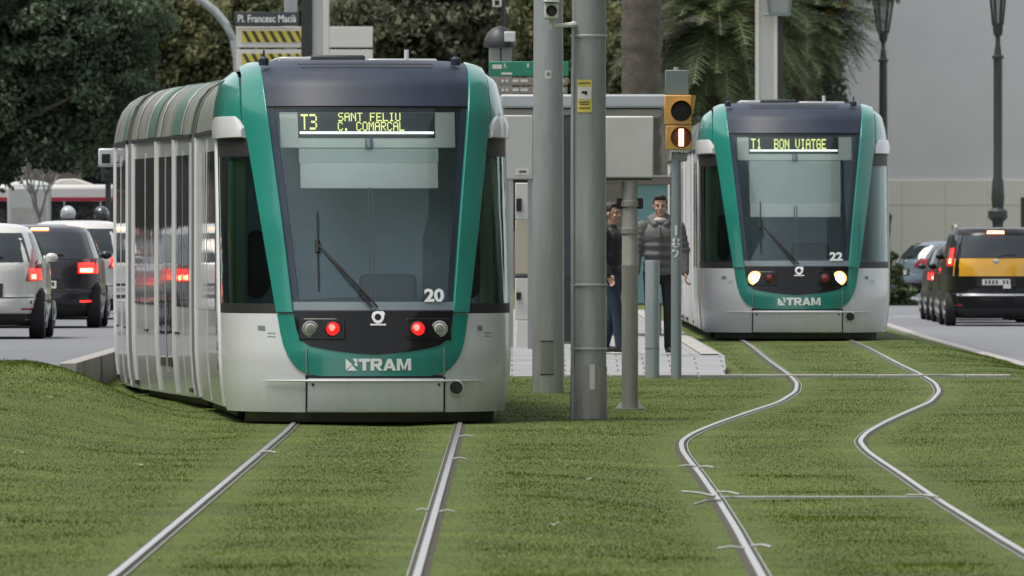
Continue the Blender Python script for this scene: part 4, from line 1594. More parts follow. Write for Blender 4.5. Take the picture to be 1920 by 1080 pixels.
b.tube([(-0.2, 0.0, -0.03), (-0.33, 0.1, -0.03)], 0.03, 6)
b.build('bracket', K['signal_grey'], t)

dS = 250.0
t = thing('direction_sign', 'stacked white direction boards, left half taped over with yellow and black stripes', 'road sign', (px(545, dS), dS, 0.3))
o = Vector(t.location)
b = MB()
b.box(px(533, dS) - o.x, px(557, dS) - o.x, 0.06, 0.36, 0, 9.0)
b.build('pole', K['galv'], t, bevel=0.03)
for (y0_, y1_, yo) in ((50, 89, 0), (93, 131, 0)):
    b = MB()
    b.box(px(443, dS) - o.x, px(699, dS) - o.x, 0.0, 0.05, pz(y1_, dS) - o.z, pz(y0_, dS) - o.z)
    bo = b.build('board', K['sign_white'], t, bevel=0.01)
    zc, hh = pz((y0_ + y1_) / 2 - 1, dS) - o.z, 10.5 / F * dS
    b = MB()
    b.box(px(453, dS) - o.x, px(566, dS) - o.x, -0.012, -0.003, zc - hh, zc + hh)
    b.build('yellow_tape', K['yellow'], bo, smooth=False)
    b = MB()
    for k in range(7):
        ua = 458 + k * 16.5
        sk = 8
        q = [(ua - sk + 4, zc + hh), (ua - sk + 11, zc + hh), (ua + sk + 7, zc - hh), (ua + sk - 1, zc - hh)]
        q = [(min(a, 566), z) for a, z in q]
        b.add([(px(a, dS) - o.x, -0.015, z) for a, z in q], [(0, 1, 2, 3)])
    b.build('black_stripes', K['tape_black'], bo, smooth=False)
t = thing('street_plate', 'dark street name plate with pale lettering fixed above the white direction boards', 'street sign', (px(500, dS - 0.5), dS - 0.3, pz(36, dS)))
b = MB()
b.box(-60 / F * dS, 60 / F * dS, 0, 0.05, -13 / F * dS, 13 / F * dS)
b.build('plate', K['plate_dark'], t, bevel=0.01)
text_part('Pl. Francesc Macià', 0.235, K['letter'], t, lambda a, c: (a, -0.006, c + 0.0), 'lettering', 0.004, 0.78)

dL = 256.0
t = thing('arched_street_lamp', 'pale grey street lamp with its arm curving up to the left by the white boards', 'street lamp', (px(448, dL), dL, 0.3))
o = Vector(t.location)
b = MB()
pp = [(448, None), (447, 150), (445, 110), (438, 75), (424, 46), (404, 22), (385, 6), (362, -8), (330, -22), (290, -34), (255, -40)]
b.tube([(px(u, dL) - o.x, 0, 0 if y is None else pz(y, dL) - o.z) for u, y in pp], [0.12, 0.11, 0.105, 0.10, 0.10, 0.095, 0.09, 0.09, 0.085, 0.08, 0.08], 12)
b.build('pole', K['galv'], t)
b = MB()
b.box(px(205, dL) - o.x, px(258, dL) - o.x, -0.2, 0.2, pz(-36, dL) - o.z, pz(-46, dL) - o.z)
b.build('lamp_head', K['galv2'], t, bevel=0.05)


def ornate(label, u, d, ybase_pts, zb, lantern_y0, lantern_y1, lw, r0, r1):
    t = thing('ornate_street_lamp', label, 'street lamp', (px(u, d), d, zb), 0, 'ornate cast iron street lamps')
    zt = pz(lantern_y1, d) - zb
    b = MB()
    prof = [(0.34, 0), (0.34, 0.25), (0.28, 0.3), (0.24, 0.9), (0.26, 1.0), (0.2, 1.1), (0.16, 1.5)]
    for (yy_, rr_) in ybase_pts:
        prof.append((rr_, pz(yy_, d) - zb))
    prof += [(r0, pz(ybase_pts[-1][0], d) - zb + 0.1), (r1, zt - 0.75), (r1 + 0.035, zt - 0.74), (r1 + 0.035, zt - 0.68), (r1 - 0.01, zt - 0.66), (r1 * 0.55, zt - 0.4), (r1 * 0.55, zt - 0.25), (r1, zt - 0.2), (r1 + 0.02, zt - 0.02), (0.04, zt)]
    b.lathe(prof, 18)
    b.build('column', K['ornate'], t)
    hl = pz(lantern_y0, d) - pz(lantern_y1, d)
    b = MB()
    b.lathe([(lw * 0.45, 0), (lw * 0.9, hl)], 6, (0, 0, zt), cap=False)
    b.build('lantern_glass', K['lantern_glass'], t, angle=10)
    b = MB()
    for k in range(6):
        a = R(60 * k)
        b.tube([(lw * 0.47 * math.cos(a), lw * 0.47 * math.sin(a), zt), (lw * 0.93 * math.cos(a), lw * 0.93 * math.sin(a), zt + hl)], 0.035, 5)
    b.lathe([(lw * 0.5, -0.03), (lw * 0.52, 0.05)], 6, (0, 0, zt))
    b.lathe([(lw * 0.95, hl), (lw * 1.6, hl + 0.02), (lw * 1.6, hl + 0.08), (lw * 0.9, hl + 0.22), (lw * 0.45, hl + 0.5), (0.06, hl + 0.6), (0.05, hl + 0.8)], 12, (0, 0, zt))
    for k in range(12):
        a = R(30 * k)
        b.tube([(lw * 1.55 * math.cos(a), lw * 1.55 * math.sin(a), zt + hl + 0.06), (lw * 1.55 * math.cos(a), lw * 1.55 * math.sin(a), zt + hl - 0.06)], 0.02, 5)
    b.build('lantern_frame', K['ornate'], t)
    return t


ornate('dark ornate street lamp rising directly behind the black and yellow taxi', 1871, 246, [(420, 0.12), (416, 0.13), (408, 0.22), (396, 0.22), (390, 0.13), (372, 0.15), (340, 0.13)], 0.1, -34, 48, 0.21, 0.10, 0.10)
ornate('dark ornate street lamp with its glass lantern showing, rising just right of the farther tram', 1656, 282, [(462, 0.16), (430, 0.2), (420, 0.2), (404, 0.24), (396, 0.13), (350, 0.12)], 0.1, 2, 62, 0.27, 0.12, 0.10)

t = thing('domed_pillar', 'grey pillar with a dark domed cap between the trams, beside the green sign', 'pillar', (px(940, 168), 168, 0.3))
o = Vector(t.location)
b = MB()
b.box(-0.19, -0.02, -0.1, 0.2, 0, pz(88, 168) - o.z)
b.box(0.0, 0.16, -0.08, 0.2, 0, pz(88, 168) - o.z)
b.build('shaft', K['galv2'], t, bevel=0.01)
b = MB()
zd = pz(86, 168) - o.z
b.lathe([(0.24, -0.02), (0.25, 0.0), (0.24, 0.1), (0.19, 0.2), (0.12, 0.27), (0.04, 0.30), (0.01, 0.31)], 18, (-0.02, 0.05, zd))
b.build('domed_cap', K['plate_dark'], t)
b = MB()
b.box(0.045, 0.215, -0.35, -0.2, pz(79, 168) - o.z, pz(60, 168) - o.z)
ch = b.build('sensor_box', K['white'], t, bevel=0.015)
b = MB()
b.tube([(0.13, -0.26, pz(84, 168) - o.z), (0.13, -0.26, pz(79, 168) - o.z)], 0.03, 8)
b.tube([(0.13, -0.26, pz(84, 168) - o.z), (0.05, 0.0, pz(86, 168) - o.z)], 0.025, 8)
b.build('sensor_mount', K['dark'], t)
b = MB()
b.box(-0.07, 0.07, -0.2, 0.1, pz(13, 168) - o.z, pz(-4, 168) - o.z)
b.box(-0.07, -0.05, -0.2, 0.1, pz(14, 168) - o.z, pz(-4, 168) - o.z)
ob = b.build('security_camera', K['sign_white'], None, bevel=0.01)
ob.location = (px(932, 168), 168, o.z)
tag(ob, 'small pale security camera at the top edge above the domed pillar', 'camera')
b = MB()
b.box(-0.035, 0.035, -0.205, -0.19, pz(10, 168) - o.z, pz(1, 168) - o.z)
b.build('lens', K['black'], ob)
b = MB()
b.tube([(0, 0.1, pz(0, 168) - o.z), (0.1, 0.4, pz(-30, 168) - o.z), (0.1, 0.4, -0.0)], 0.03, 6)
b.build('mount', K['dark'], ob)

dG = 158.0
t = thing('hanging_sign', 'green overhead sign with brown boards under it, partly hidden by the thick poles', 'road sign', (px(992, dG), dG, 0.3))
o = Vector(t.location)
b = MB()
b.box(px(917, dG) - o.x, px(1066, dG) - o.x, 0, 0.06, pz(143, dG) - o.z, pz(115, dG) - o.z)
bo = b.build('green_board', K['sign_green'], t, bevel=0.01)
b = MB()
for (ua, ub, ya, yb_) in ((923, 941, 121, 129), (945, 948, 119, 128), (944, 951, 125, 127), (940, 960, 136, 140), (988, 992, 119, 126)):
    b = MB()
    b.add([(px(a, dG) - o.x, -0.004, pz(y, dG) - o.z) for a, y in ((ua, ya), (ub, ya), (ub, yb_), (ua, yb_))], [(0, 1, 2, 3)])
    b.build('white_mark', K['sign_white'], bo, smooth=False)
for (y0_, y1_) in ((146, 160), (163, 176)):
    b = MB()
    b.box(px(934, dG) - o.x, px(1064, dG) - o.x, 0, 0.06, pz(y1_, dG) - o.z, pz(y0_, dG) - o.z)
    bo = b.build('brown_board', K['sign_brown'], t, bevel=0.005)
    b = MB()
    for (ua, ub) in ((940, 945), (948, 953), (961, 972), (976, 990), (1048, 1058)):
        b = MB()
        b.add([(px(a, dG) - o.x, -0.004, pz(y, dG) - o.z) for a, y in ((ua, y0_ + 3), (ub, y0_ + 3), (ub, y0_ + 8), (ua, y0_ + 8))], [(0, 1, 2, 3)])
        b.build('white_mark', K['sign_white'], bo, smooth=False)
b = MB()
b.box(px(1028, dG) - o.x, px(1042, dG) - o.x, 0.07, 0.2, 0, pz(100, dG) - o.z)
b.build('pole', K['galv2'], t)

# red traffic light far left
t = thing('traffic_light', 'distant traffic light showing red beside the rear of the nearer tram', 'traffic light', (px(203, 192), 192, ROADL_Z))
o = Vector(t.location)
b = MB()
b.tube([(0, 0, 0), (0, 0, pz(305, 192) - o.z)], 0.05, 10)
b.build('pole', K['dark'], t)
b = MB()
b.box(-0.13, 0.13, -0.1, 0.1, pz(340, 192) - o.z, pz(278, 192) - o.z)
b.build('housing', K['dark'], t, bevel=0.02)
for k, y in enumerate((291, 309, 327)):
    b = MB()
    b.lathe([(0.085, 0), (0.07, -0.02), (0.001, -0.03)], 14, (0.01, -0.1, pz(y, 192) - o.z), 'y')
    b.build('lens', K['red_on'] if k == 0 else K['black'], t)


# ------------------------------------------------------------------ cars
CK = {
    'tyre': M('tyre', (0.014, 0.014, 0.015), 0.85, var=0.2), 'rim': M('rim', (0.35, 0.36, 0.37), 0.35, metal=0.6, var=0.1),
    'glass': M('car_glass', (0.022, 0.030, 0.036), 0.05, var=0.2, spec=0.7), 'bumper': M('car_plastic', (0.010, 0.0105, 0.011), 0.6, var=0.2),
    'brake': EMIT('brake_light', (1.0, 0.015, 0.012), 3.2, (0.4, 0.01, 0.01)), 'brake_core': EMIT('brake_light_core', (1.0, 0.30, 0.13), 6.0, (0.5, 0.1, 0.05)),
    'lens': M('tail_lens', (0.32, 0.015, 0.02), 0.12, var=0.2, coat=0.6), 'plate': M('number_plate', (0.62, 0.62, 0.6), 0.5, var=0.05),
    'chrome': M('chrome_trim', (0.6, 0.6, 0.6), 0.2, metal=0.9, var=0.1), 'clear': M('clear_lens', (0.5, 0.5, 0.5), 0.1, var=0.2, coat=0.6),
}
PAINT = {
    'white': M('car_white', (0.60, 0.60, 0.58), 0.28, var=0.05, scale=1, coat=0.8), 'dark': M('car_dark_grey', (0.022, 0.020, 0.028), 0.3, var=0.1, coat=0.35, spec=0.35),
    'black': M('car_black', (0.006, 0.006, 0.007), 0.35, var=0.1, coat=0.15, spec=0.25), 'silver': M('car_silver', (0.38, 0.40, 0.42), 0.28, metal=0.3, var=0.06, coat=0.8),
    'blue': M('car_grey_blue', (0.16, 0.21, 0.26), 0.25, var=0.08, coat=0.8), 'red': M('car_red', (0.25, 0.02, 0.02), 0.25, var=0.08, coat=0.8),
    'taxi': M('taxi_yellow', (0.66, 0.34, 0.02), 0.28, var=0.08, coat=0.8),
}


def make_car(label, x, y, z, paint, L=4.0, W=1.74, H=1.47, lit=True, style='hatch', rz=0.0, group=None, cat='car', tall=False):
    t = thing('taxi' if cat == 'taxi' else 'parked_car' if rz else 'car', label, cat, (x, y, z), rz, group)
    w = W / 2
    if style == 'hatch':
        rings = [(0.17, .16, L - .12, .93), (.25, .05, L - .05, .97), (.40, .00, L, 1.0), (.52, .02, L - .01, 1.0), (.56, .05, L - .04, .995), (.66, .07, L - .10, 1.0), (.64 * H, .10, L - .22, .985),
                 (.665 * H, .13, L - 1.0, .965), (.76 * H, .20, L - 1.35, .905), (.86 * H, .33, L - 1.68, .84), (.925 * H, .44, L - 1.95, .78), (.965 * H, .56, L - 2.1, .71), (.988 * H, .75, L - 2.35, .58), (1.0 * H, 1.15, L - 2.7, .34)]
    else:
        rings = [(0.17, .14, L - .12, .93), (.25, .03, L - .05, .97), (.45, .00, L, 1.0), (.58, .01, L - .02, 1.0), (.62, .05, L - .05, .995), (.50 * H, .06, L - .15, 1.0), (.62 * H, .08, L - .35, .985),
                 (.65 * H, .09, L - .75, .975), (.76 * H, .13, L - 1.1, .94), (.87 * H, .20, L - 1.45, .90), (.94 * H, .27, L - 1.75, .86), (.98 * H, .40, L - 2.0, .78), (1.0 * H, .8, L - 2.4, .60)]
    zs = [r[0] for r in rings]

    def npz(zv):
        return float(np.interp(zv, [0.25, 0.6 * H, 0.78 * H, H], [3.4, 4.2, 3.2, 2.4]))

    def ring(zv):
        return (float(np.interp(zv, zs, [r[1] for r in rings])), float(np.interp(zv, zs, [r[2] for r in rings])), float(np.interp(zv, zs, [r[3] for r in rings])) * w)

    def rear(xv, zv, off=0.0):
        a, c, ww = ring(zv)
        h = (c - a) / 2
        s = min(0.998, abs(xv) / ww)
        return (xv, (a + c) / 2 - h * (1 - s ** npz(zv)) ** (1 / npz(zv)) - off, zv)

    def side(sg, yv, zv, off=0.0):
        a, c, ww = ring(zv)
        h = (c - a) / 2
        s = min(0.998, abs(yv - (a + c) / 2) / h)
        return (sg * (ww * (1 - s ** npz(zv)) ** (1 / npz(zv)) + off), yv, zv)

    n = 112
    b = MB()
    rows = []
    zz = []
    for i in range(len(zs) - 1):
        k = 3
        zz += lin(zs[i], zs[i + 1], k)[:-1]
    zz.append(zs[-1])
    for zv in zz:
        a, c, ww = ring(zv)
        h = (c - a) / 2
        row = []
        for k in range(n):
            th = 2 * math.pi * k / n
            cx_, cy_ = math.cos(th), math.sin(th)
            row.append((ww * math.copysign(abs(cx_) ** (2 / npz(zv)), cx_), (a + c) / 2 + h * math.copysign(abs(cy_) ** (2 / npz(zv)), cy_), zv))
        rows.append(row)
    vs = [q for r_ in rows for q in r_]
    fs = []
    for i in range(len(rows) - 1):
        for k in range(n):
            k2 = (k + 1) % n
            fs.append((i * n + k, i * n + k2, (i + 1) * n + k2, (i + 1) * n + k))
    fs.append(tuple((len(rows) - 1) * n + k for k in range(n)))
    fs.append(tuple(range(n))[::-1])
    b.add(vs, fs)
    body = b.build('body', PAINT[paint], t, angle=50)

    def rpatch(name, m, zl, l, r, nx=10, off=0.008, parent=None):
        bb = MB()
        P = [[rear((l(zv) if callable(l) else l) + ((r(zv) if callable(r) else r) - (l(zv) if callable(l) else l)) * i / nx, zv, off) for i in range(nx + 1)] for zv in zl]
        Q = [[(p[0] * 0.995, p[1] + off + 0.02, p[2]) for p in row] for row in P]
        bb.grid(P)
        bb.grid([P[0], Q[0]])
        bb.grid([P[-1], Q[-1]])
        bb.grid([[q[0] for q in P], [q[0] for q in Q]])
        bb.grid([[q[-1] for q in P], [q[-1] for q in Q]])
        return bb.build(name, m, parent or t)

    def gw(f):
        return lambda zv: f * ring(zv)[2]
    lo = 0.665 if style == 'hatch' else 0.69
    rpatch('rear_window', CK['glass'], lin(lo * H, 0.915 * H, 8), gw(-0.83), gw(0.83), 12, 0.010)
    for sg in (-1, 1):
        bb = MB()
        yr0 = lambda zv: ring(zv)[0] + (0.42 if style == 'hatch' else 0.25)
        yf0 = lambda zv: ring(zv)[1] - 0.28
        bb.grid([[side(sg, yr0(zv) + (yf0(zv) - yr0(zv)) * i / 12, zv, 0.006) for i in range(13)] for zv in lin(0.68 * H, 0.92 * H, 5)])
        bb.build('side_window', CK['glass'], t)
    # windscreen at the front
    bb = MB()
    bb.grid([[(ring(zv)[2] * 0.85 * s, (ring(zv)[0] + ring(zv)[1]) / 2 + (ring(zv)[1] - ring(zv)[0]) / 2 * (1 - abs(0.85 * s) ** npz(zv)) ** (1 / npz(zv)) + 0.008, zv) for s in lin(-1, 1, 10)] for zv in lin(0.68 * H, 0.92 * H, 4)])
    bb.build('windscreen', CK['glass'], t)
    # lamps
    if style == 'hatch':
        z0_, z1_ = (0.50 * H, 0.78 * H) if tall else (0.52 * H, 0.67 * H)
        xin, xo = (0.74, 0.985) if tall else (0.60, 0.985)
    else:
        z0_, z1_ = 0.60 * H, 0.80 * H
        xin, xo = 0.86, 0.992
    for sg in (-1, 1):
        taper = lambda zv: 0.16 * max(0, (zv - z0_) / (z1_ - z0_)) if style == 'hatch' else 0.0
        a_, c_ = (gw(-xo), (lambda zv: -(xin + taper(zv)) * ring(zv)[2])) if sg < 0 else ((lambda zv: (xin + taper(zv)) * ring(zv)[2]), gw(xo))
        ho = rpatch('tail_light', CK['lens'], lin(z0_, z1_, 5), a_, c_, 6, 0.016)
        if lit:
            da = 0.07
            if style == 'hatch':
                a2, c2_ = (gw(-xo + .03), gw(-xin - .06)) if sg < 0 else (gw(xin + .06), gw(xo - .03))
                rpatch('brake_lamp', CK['brake'], lin(z0_ + 0.015, z0_ + 0.16, 3), a2, c2_, 5, 0.022, ho)
                a2, c2_ = (gw(-xo + .1), gw(-xin - .09)) if sg < 0 else (gw(xin + .09), gw(xo - .1))
                rpatch('lamp_core', CK['brake_core'], lin(z0_ + 0.03, z0_ + 0.085, 2), a2, c2_, 4, 0.028, ho)
            else:
                a2, c2_ = (gw(-xo + .02), gw(-xin - .02)) if sg < 0 else (gw(xin + .02), gw(xo - .02))
                rpatch('brake_lamp', CK['brake'], lin(z0_ + 0.03, z1_ - 0.03, 4), a2, c2_, 3, 0.022, ho)
                a2, c2_ = (gw(-xo + .05), gw(-xin - .05)) if sg < 0 else (gw(xin + .05), gw(xo - .05))
                rpatch('lamp_core', CK['brake_core'], lin(z0_ + 0.06, z0_ + 0.15, 4), a2, c2_, 3, 0.028, ho)
        rpatch('reflector', CK['brake'] if (lit and style == 'hatch' and paint == 'dark') else CK['lens'], [0.375, 0.40], gw(-0.9) if sg < 0 else gw(0.68), gw(-0.68) if sg < 0 else gw(0.9), 4, 0.010)  # on the lit dark hatchbacks the reflectors are given their own glow
    rpatch('high_brake_light', CK['brake_core'] if lit else CK['lens'], [0.945 * H, 0.965 * H] if style == 'hatch' else [0.935 * H, 0.962 * H], gw(-0.2), gw(0.2), 6, 0.030)
    rpatch('lower_bumper', CK['bumper'], lin(0.18, 0.33, 3) if paint != 'taxi' else lin(0.18, 0.6, 5), gw(-0.97), gw(0.97), 24, 0.016)
    rpatch('tailgate_seam', CK['bumper'], [0.535, 0.546], gw(-0.90), gw(0.90), 24, 0.012)
    zp = 0.42 * H if style == 'hatch' else 0.445 * H
    rpatch('plate_recess', CK['bumper'], [zp - 0.085, zp + 0.09], -0.36, 0.36, 6, 0.010)
    pl = rpatch('number_plate', CK['plate'], [zp - 0.055, zp + 0.055], -0.26, 0.26, 4, 0.022)
    bb = MB()
    for k, xk in enumerate(np.linspace(-0.19, 0.21, 7)):
        if k != 4:
            p = rear(xk, zp, 0.026)
            bb.box(p[0] - 0.018, p[0] + 0.018, p[1], p[1] + 0.002, zp - 0.035, zp + 0.035)
    bb.build('plate_marks', K['plate_dark'], pl, smooth=False)
    bb = MB()
    p = rear(0, 0.625 * H if style == 'hatch' else 0.655 * H, 0.018)
    bb.lathe([(0.05, 0.02), (0.05, -0.004), (0.03, -0.012), (0.001, -0.014)], 14, p, 'y')
    bb.build('badge', CK['chrome'], t)
    bb = MB()
    bb.tube([rear(0.0, lo * H + 0.01, 0.02), rear(0.12, lo * H + 0.05, 0.035), rear(0.36, lo * H + 0.07, 0.03)], 0.010, 6)
    bb.build('rear_wiper', CK['bumper'], t)
    # wheels with dark arches
    for yw in (0.72, L - 0.82):
        for sg in (-1, 1):
            bb = MB()
            cp = []
            for k in range(25):
                a = R(180.0 * k / 24)
                cp.append([side(sg, yw + rr_ * math.cos(a), 0.30 + rr_ * math.sin(a) * 1.02, 0.006) for rr_ in (0.05, 0.355)])
            bb.grid(cp)
            bb.build('wheel_arch', CK['bumper'], t)
            bb = MB()
            xo_ = w * 0.985
            bb.lathe([(0.17, -0.10), (0.29, -0.10), (0.312, -0.07), (0.312, 0.07), (0.29, 0.10), (0.17, 0.10)], 24, (sg * (xo_ - 0.09), yw, 0.312), 'x')
            wh = bb.build('wheel', CK['tyre'], t)
            bb = MB()
            for k in range(5):
                a = R(72 * k)
                bb.tube([(sg * (xo_ + 0.012), yw, 0.312), (sg * (xo_ + 0.008), yw + 0.17 * math.cos(a), 0.312 + 0.17 * math.sin(a))], [0.045, 0.03], 6)
            bb.lathe([(0.185, 0.0), (0.17, 0.012), (0.17, 0.0)], 20, (sg * (xo_ + 0.004), yw, 0.312), 'x', cap=False)
            bb.build('rim', CK['rim'], wh)
    bb = MB()
    bb.box(-w * 0.8, w * 0.8, 0.3, L - 0.3, 0.14, 0.172)
    bb.build('underbody', CK['bumper'], t)
    for sg in (-1, 1):
        bb = MB()
        bb.ell((sg * (w * 0.92 + 0.07), L - 1.35, 0.70 * H), (0.085, 0.05, 0.06), 10, 8)
        bb.build('mirror', PAINT[paint], t)
        bb = MB()
        bb.grid([[side(sg, 0.3 + (L - 0.7) * i / 16, zv, 0.004) for i in range(17)] for zv in (0.455, 0.50)])
        bb.build('side_trim', CK['bumper'], t)
    return t, rpatch, gw, rear


GL = 'cars queueing with brake lights on'
make_car('white hatchback at the far left edge, its right brake light lit, nearest of the queue', -6.93, 141.0, ROADL_Z, 'white', 4.0, 1.76, 1.50, group=GL, tall=True)
make_car('dark grey hatchback with a glowing brake light, between two white cars', -6.83, 157.6, ROADL_Z, 'dark', 4.1, 1.76, 1.50, group=GL)
make_car('white car half hidden by the rear of the nearer tram, behind the dark hatchback', -6.95, 173.5, ROADL_Z, 'white', 4.3, 1.80, 1.58, group=GL)
make_car('small white van-like car glimpsed over the roofs in front of the bus', -6.1, 196.5, ROADL_Z, 'white', 4.4, 1.82, 1.80, style='mpv', group=GL)
# the queue goes on outside the frame; the tram's windows mirror its brake lights
for (x, y, p, lab) in ((-9.9, 134.0, 'silver', 'silver car in the next lane, out of the frame to the left'), (-10.1, 143.5, 'red', 'red car in the next lane, out of the frame to the left'),
                       (-10.0, 153.5, 'white', 'white car in the next lane, out of the frame to the left'), (-13.2, 139.0, 'dark', 'dark car in the outermost lane, out of the frame to the left'),
                       (-13.4, 151.0, 'white', 'white car in the outermost lane, out of the frame to the left')):
    make_car(lab, x, y, ROADL_Z, p, group=GL)

t, rp, gw, rear = make_car('black taxi with a yellow tailgate and glowing red left tail light', px(1866, 203) + 0.02, 203.0, ROADR_Z, 'black', 4.4, 1.86, 1.84, style='mpv', cat='taxi')
rp('yellow_tailgate', PAINT['taxi'], lin(0.505 * 1.84, 0.685 * 1.84, 5), gw(-0.85), gw(0.85), 12, 0.013)
rp('chrome_strip', CK['chrome'], [0.565, 0.60], gw(-0.78), gw(0.78), 10, 0.020)
b = MB()
for sg in (-1, 1):
    b.tube([(sg * 0.72, 0.5, 1.83), (sg * 0.72, 0.7, 1.88), (sg * 0.72, 2.2, 1.88), (sg * 0.72, 2.4, 1.83)], 0.02, 6)
b.build('roof_rails', CK['chrome'], t)
b = MB()
b.box(0.13, 0.27, -0.0, 0.02, 0.70, 0.77)
b.build('licence_tag', CK['plate'], t)
make_car('black estate car queueing just ahead of the taxi, only its left flank showing', px(1866, 203) + 0.12, 209.6, ROADR_Z, 'black', 4.3, 1.84, 1.55, style='mpv')
make_car('dark car farthest ahead in the queue beyond the taxi, its left flank showing', px(1866, 203) + 0.15, 216.0, ROADR_Z, 'dark', 4.3, 1.84, 1.52)
make_car('grey blue car standing sideways in the distance right of the farther tram', px(1690, 300), 300.0, 0.05, 'blue', 4.3, 1.78, 1.48, lit=False, rz=R(-68))

# ------------------------------------------------------------------ bus, kiosk and building at the far left
dB = 296.0
t = thing('bus', 'white bus with a red stripe and dark windows behind the cars at far left', 'bus', (px(60, dB), dB, ROADL_Z))
o = Vector(t.location)
zr = pz(346, dB) - o.z
b = MB()
x0_, x1_ = px(-160, dB) - o.x, px(330, dB) - o.x
b.box(x0_, x1_, 0, 2.5, 0.3, zr)
b.build('body', M('bus_white', (0.62, 0.61, 0.60), 0.35, var=0.05, scale=0.7, coat=0.4), t, bevel=0.12)
b = MB()
pr = [(px(u, dB) - o.x, pz(y, dB) - o.z) for u, y in ((100, 346), (104, 339), (112, 336), (138, 335), (150, 338), (172, 346))]
b.add([(a, 0.25, c) for a, c in pr] + [(a, 2.3, c) for a, c in pr], [tuple(range(6)), tuple(range(6, 12))] + [(k, (k + 1) % 6, (k + 1) % 6 + 6, k + 6) for k in range(6)])
b.build('roof_unit', K['sign_white'], t, bevel=0.03)
b = MB()
b.box(x0_ + 0.1, x1_ - 0.1, -0.012, -0.002, pz(377, dB) - o.z, pz(370, dB) - o.z)
b.build('red_stripe', M('bus_red', (0.36, 0.02, 0.04), 0.4, var=0.08), t)
for k in range(7):
    ua = -150 + k * 68
    b = MB()
    b.box(px(ua, dB) - o.x, px(ua + 65, dB) - o.x, -0.02, -0.003, pz(424, dB) - o.z, pz(377.5, dB) - o.z)
    b.build('window', K['side_glass'], t)
for xw in (-1.7, 3.2):
    b = MB()
    b.lathe([(0.2, -0.1), (0.46, -0.1), (0.48, 0), (0.46, 0.1), (0.2, 0.1)], 20, (xw, 0.06, 0.48), 'y')
    b.build('wheel', CK['tyre'], t)

t = thing('kiosk', 'pale grey street kiosk with a slightly domed roof in front of the bus', 'kiosk', (px(53, 262), 262, ROADL_Z))
o = Vector(t.location)
hw = 39 / F * 262
b = MB()
b.box(-hw, hw, 0, 1.2, 0, pz(352, 262) - o.z)
b.build('cabin', M('kiosk_grey', (0.42, 0.44, 0.43), 0.6, var=0.08), t, bevel=0.03)
b = MB()
b.lathe([(hw * 1.08, 0), (hw * 1.05, 0.06), (hw * 0.7, 0.14), (0.02, 0.18)], 20, (0, 0.6, pz(351, 262) - o.z))
b.build('roof', M('kiosk_roof', (0.46, 0.49, 0.50), 0.6, var=0.1), t)
b = MB()
b.box(-hw * 0.8, hw * 0.8, -0.02, -0.003, 0.9, 2.0)
b.build('shutter', K['concrete'], t)

# ------------------------------------------------------------------ buildings behind
def window_wall(parent, x0, x1, z0, z1, nx, nz, ww, wh, ydep, mglass, mframe):
    for i in range(nx):
        for j in range(nz):
            cx_ = x0 + (x1 - x0) * (i + 0.5) / nx
            cz_ = z0 + (z1 - z0) * (j + 0.5) / nz
            bb = MB()
            bb.box(cx_ - ww / 2 - 0.08, cx_ + ww / 2 + 0.08, -0.05, 0.02, cz_ - wh / 2 - 0.08, cz_ + wh / 2 + 0.08)
            fr = bb.build('window', mframe, parent)
            bb = MB()
            bb.box(cx_ - ww / 2, cx_ + ww / 2, -0.06, -0.045, cz_ - wh / 2, cz_ + wh / 2)
            bb.build('pane', mglass, fr)


dW = 335.0
t = thing('blank_building', 'tall windowless grey building with a beige base band, right of the palms', 'building', (px(1800, dW), dW, 0.0))
o = Vector(t.location)
b = MB()
wl, wr = px(1500, dW) - o.x, 30.0
zb_ = pz(339, dW)
wall_m = M('grey_render', (0.53, 0.53, 0.56), 0.9, var=0.10, scale=0.35, bump=0.15, bscale=3, col2=(0.50, 0.50, 0.53))
b.box(wl, wr, 0, 12, zb_, 16)
b.build('wall', wall_m, t)
b = MB()
b.box(wl, wr, -0.06, 12, 0, zb_ - 0.002)
b.build('base_band', M('beige_render', (0.55, 0.54, 0.50), 0.9, var=0.06, scale=0.4, bump=0.1), t)
b = MB()
for xu in (1690, 1772, 1850, 1960):
    b.box(px(xu, dW) - o.x, px(xu, dW) - o.x + 0.014, -0.066, -0.059, 0.2, zb_ - 0.02)
b.box(wl, wr, -0.066, -0.0595, pz(384, dW), pz(384, dW) + 0.012)
b.build('panel_joints', M('joint_grey', (0.42, 0.41, 0.38), 0.9), t)
b = MB()
b.box(px(1914, dW) - o.x, px(1930, dW) - o.x, -0.08, -0.0605, 0.2, pz(370, dW))
b.build('doorway', K['dark'], t)

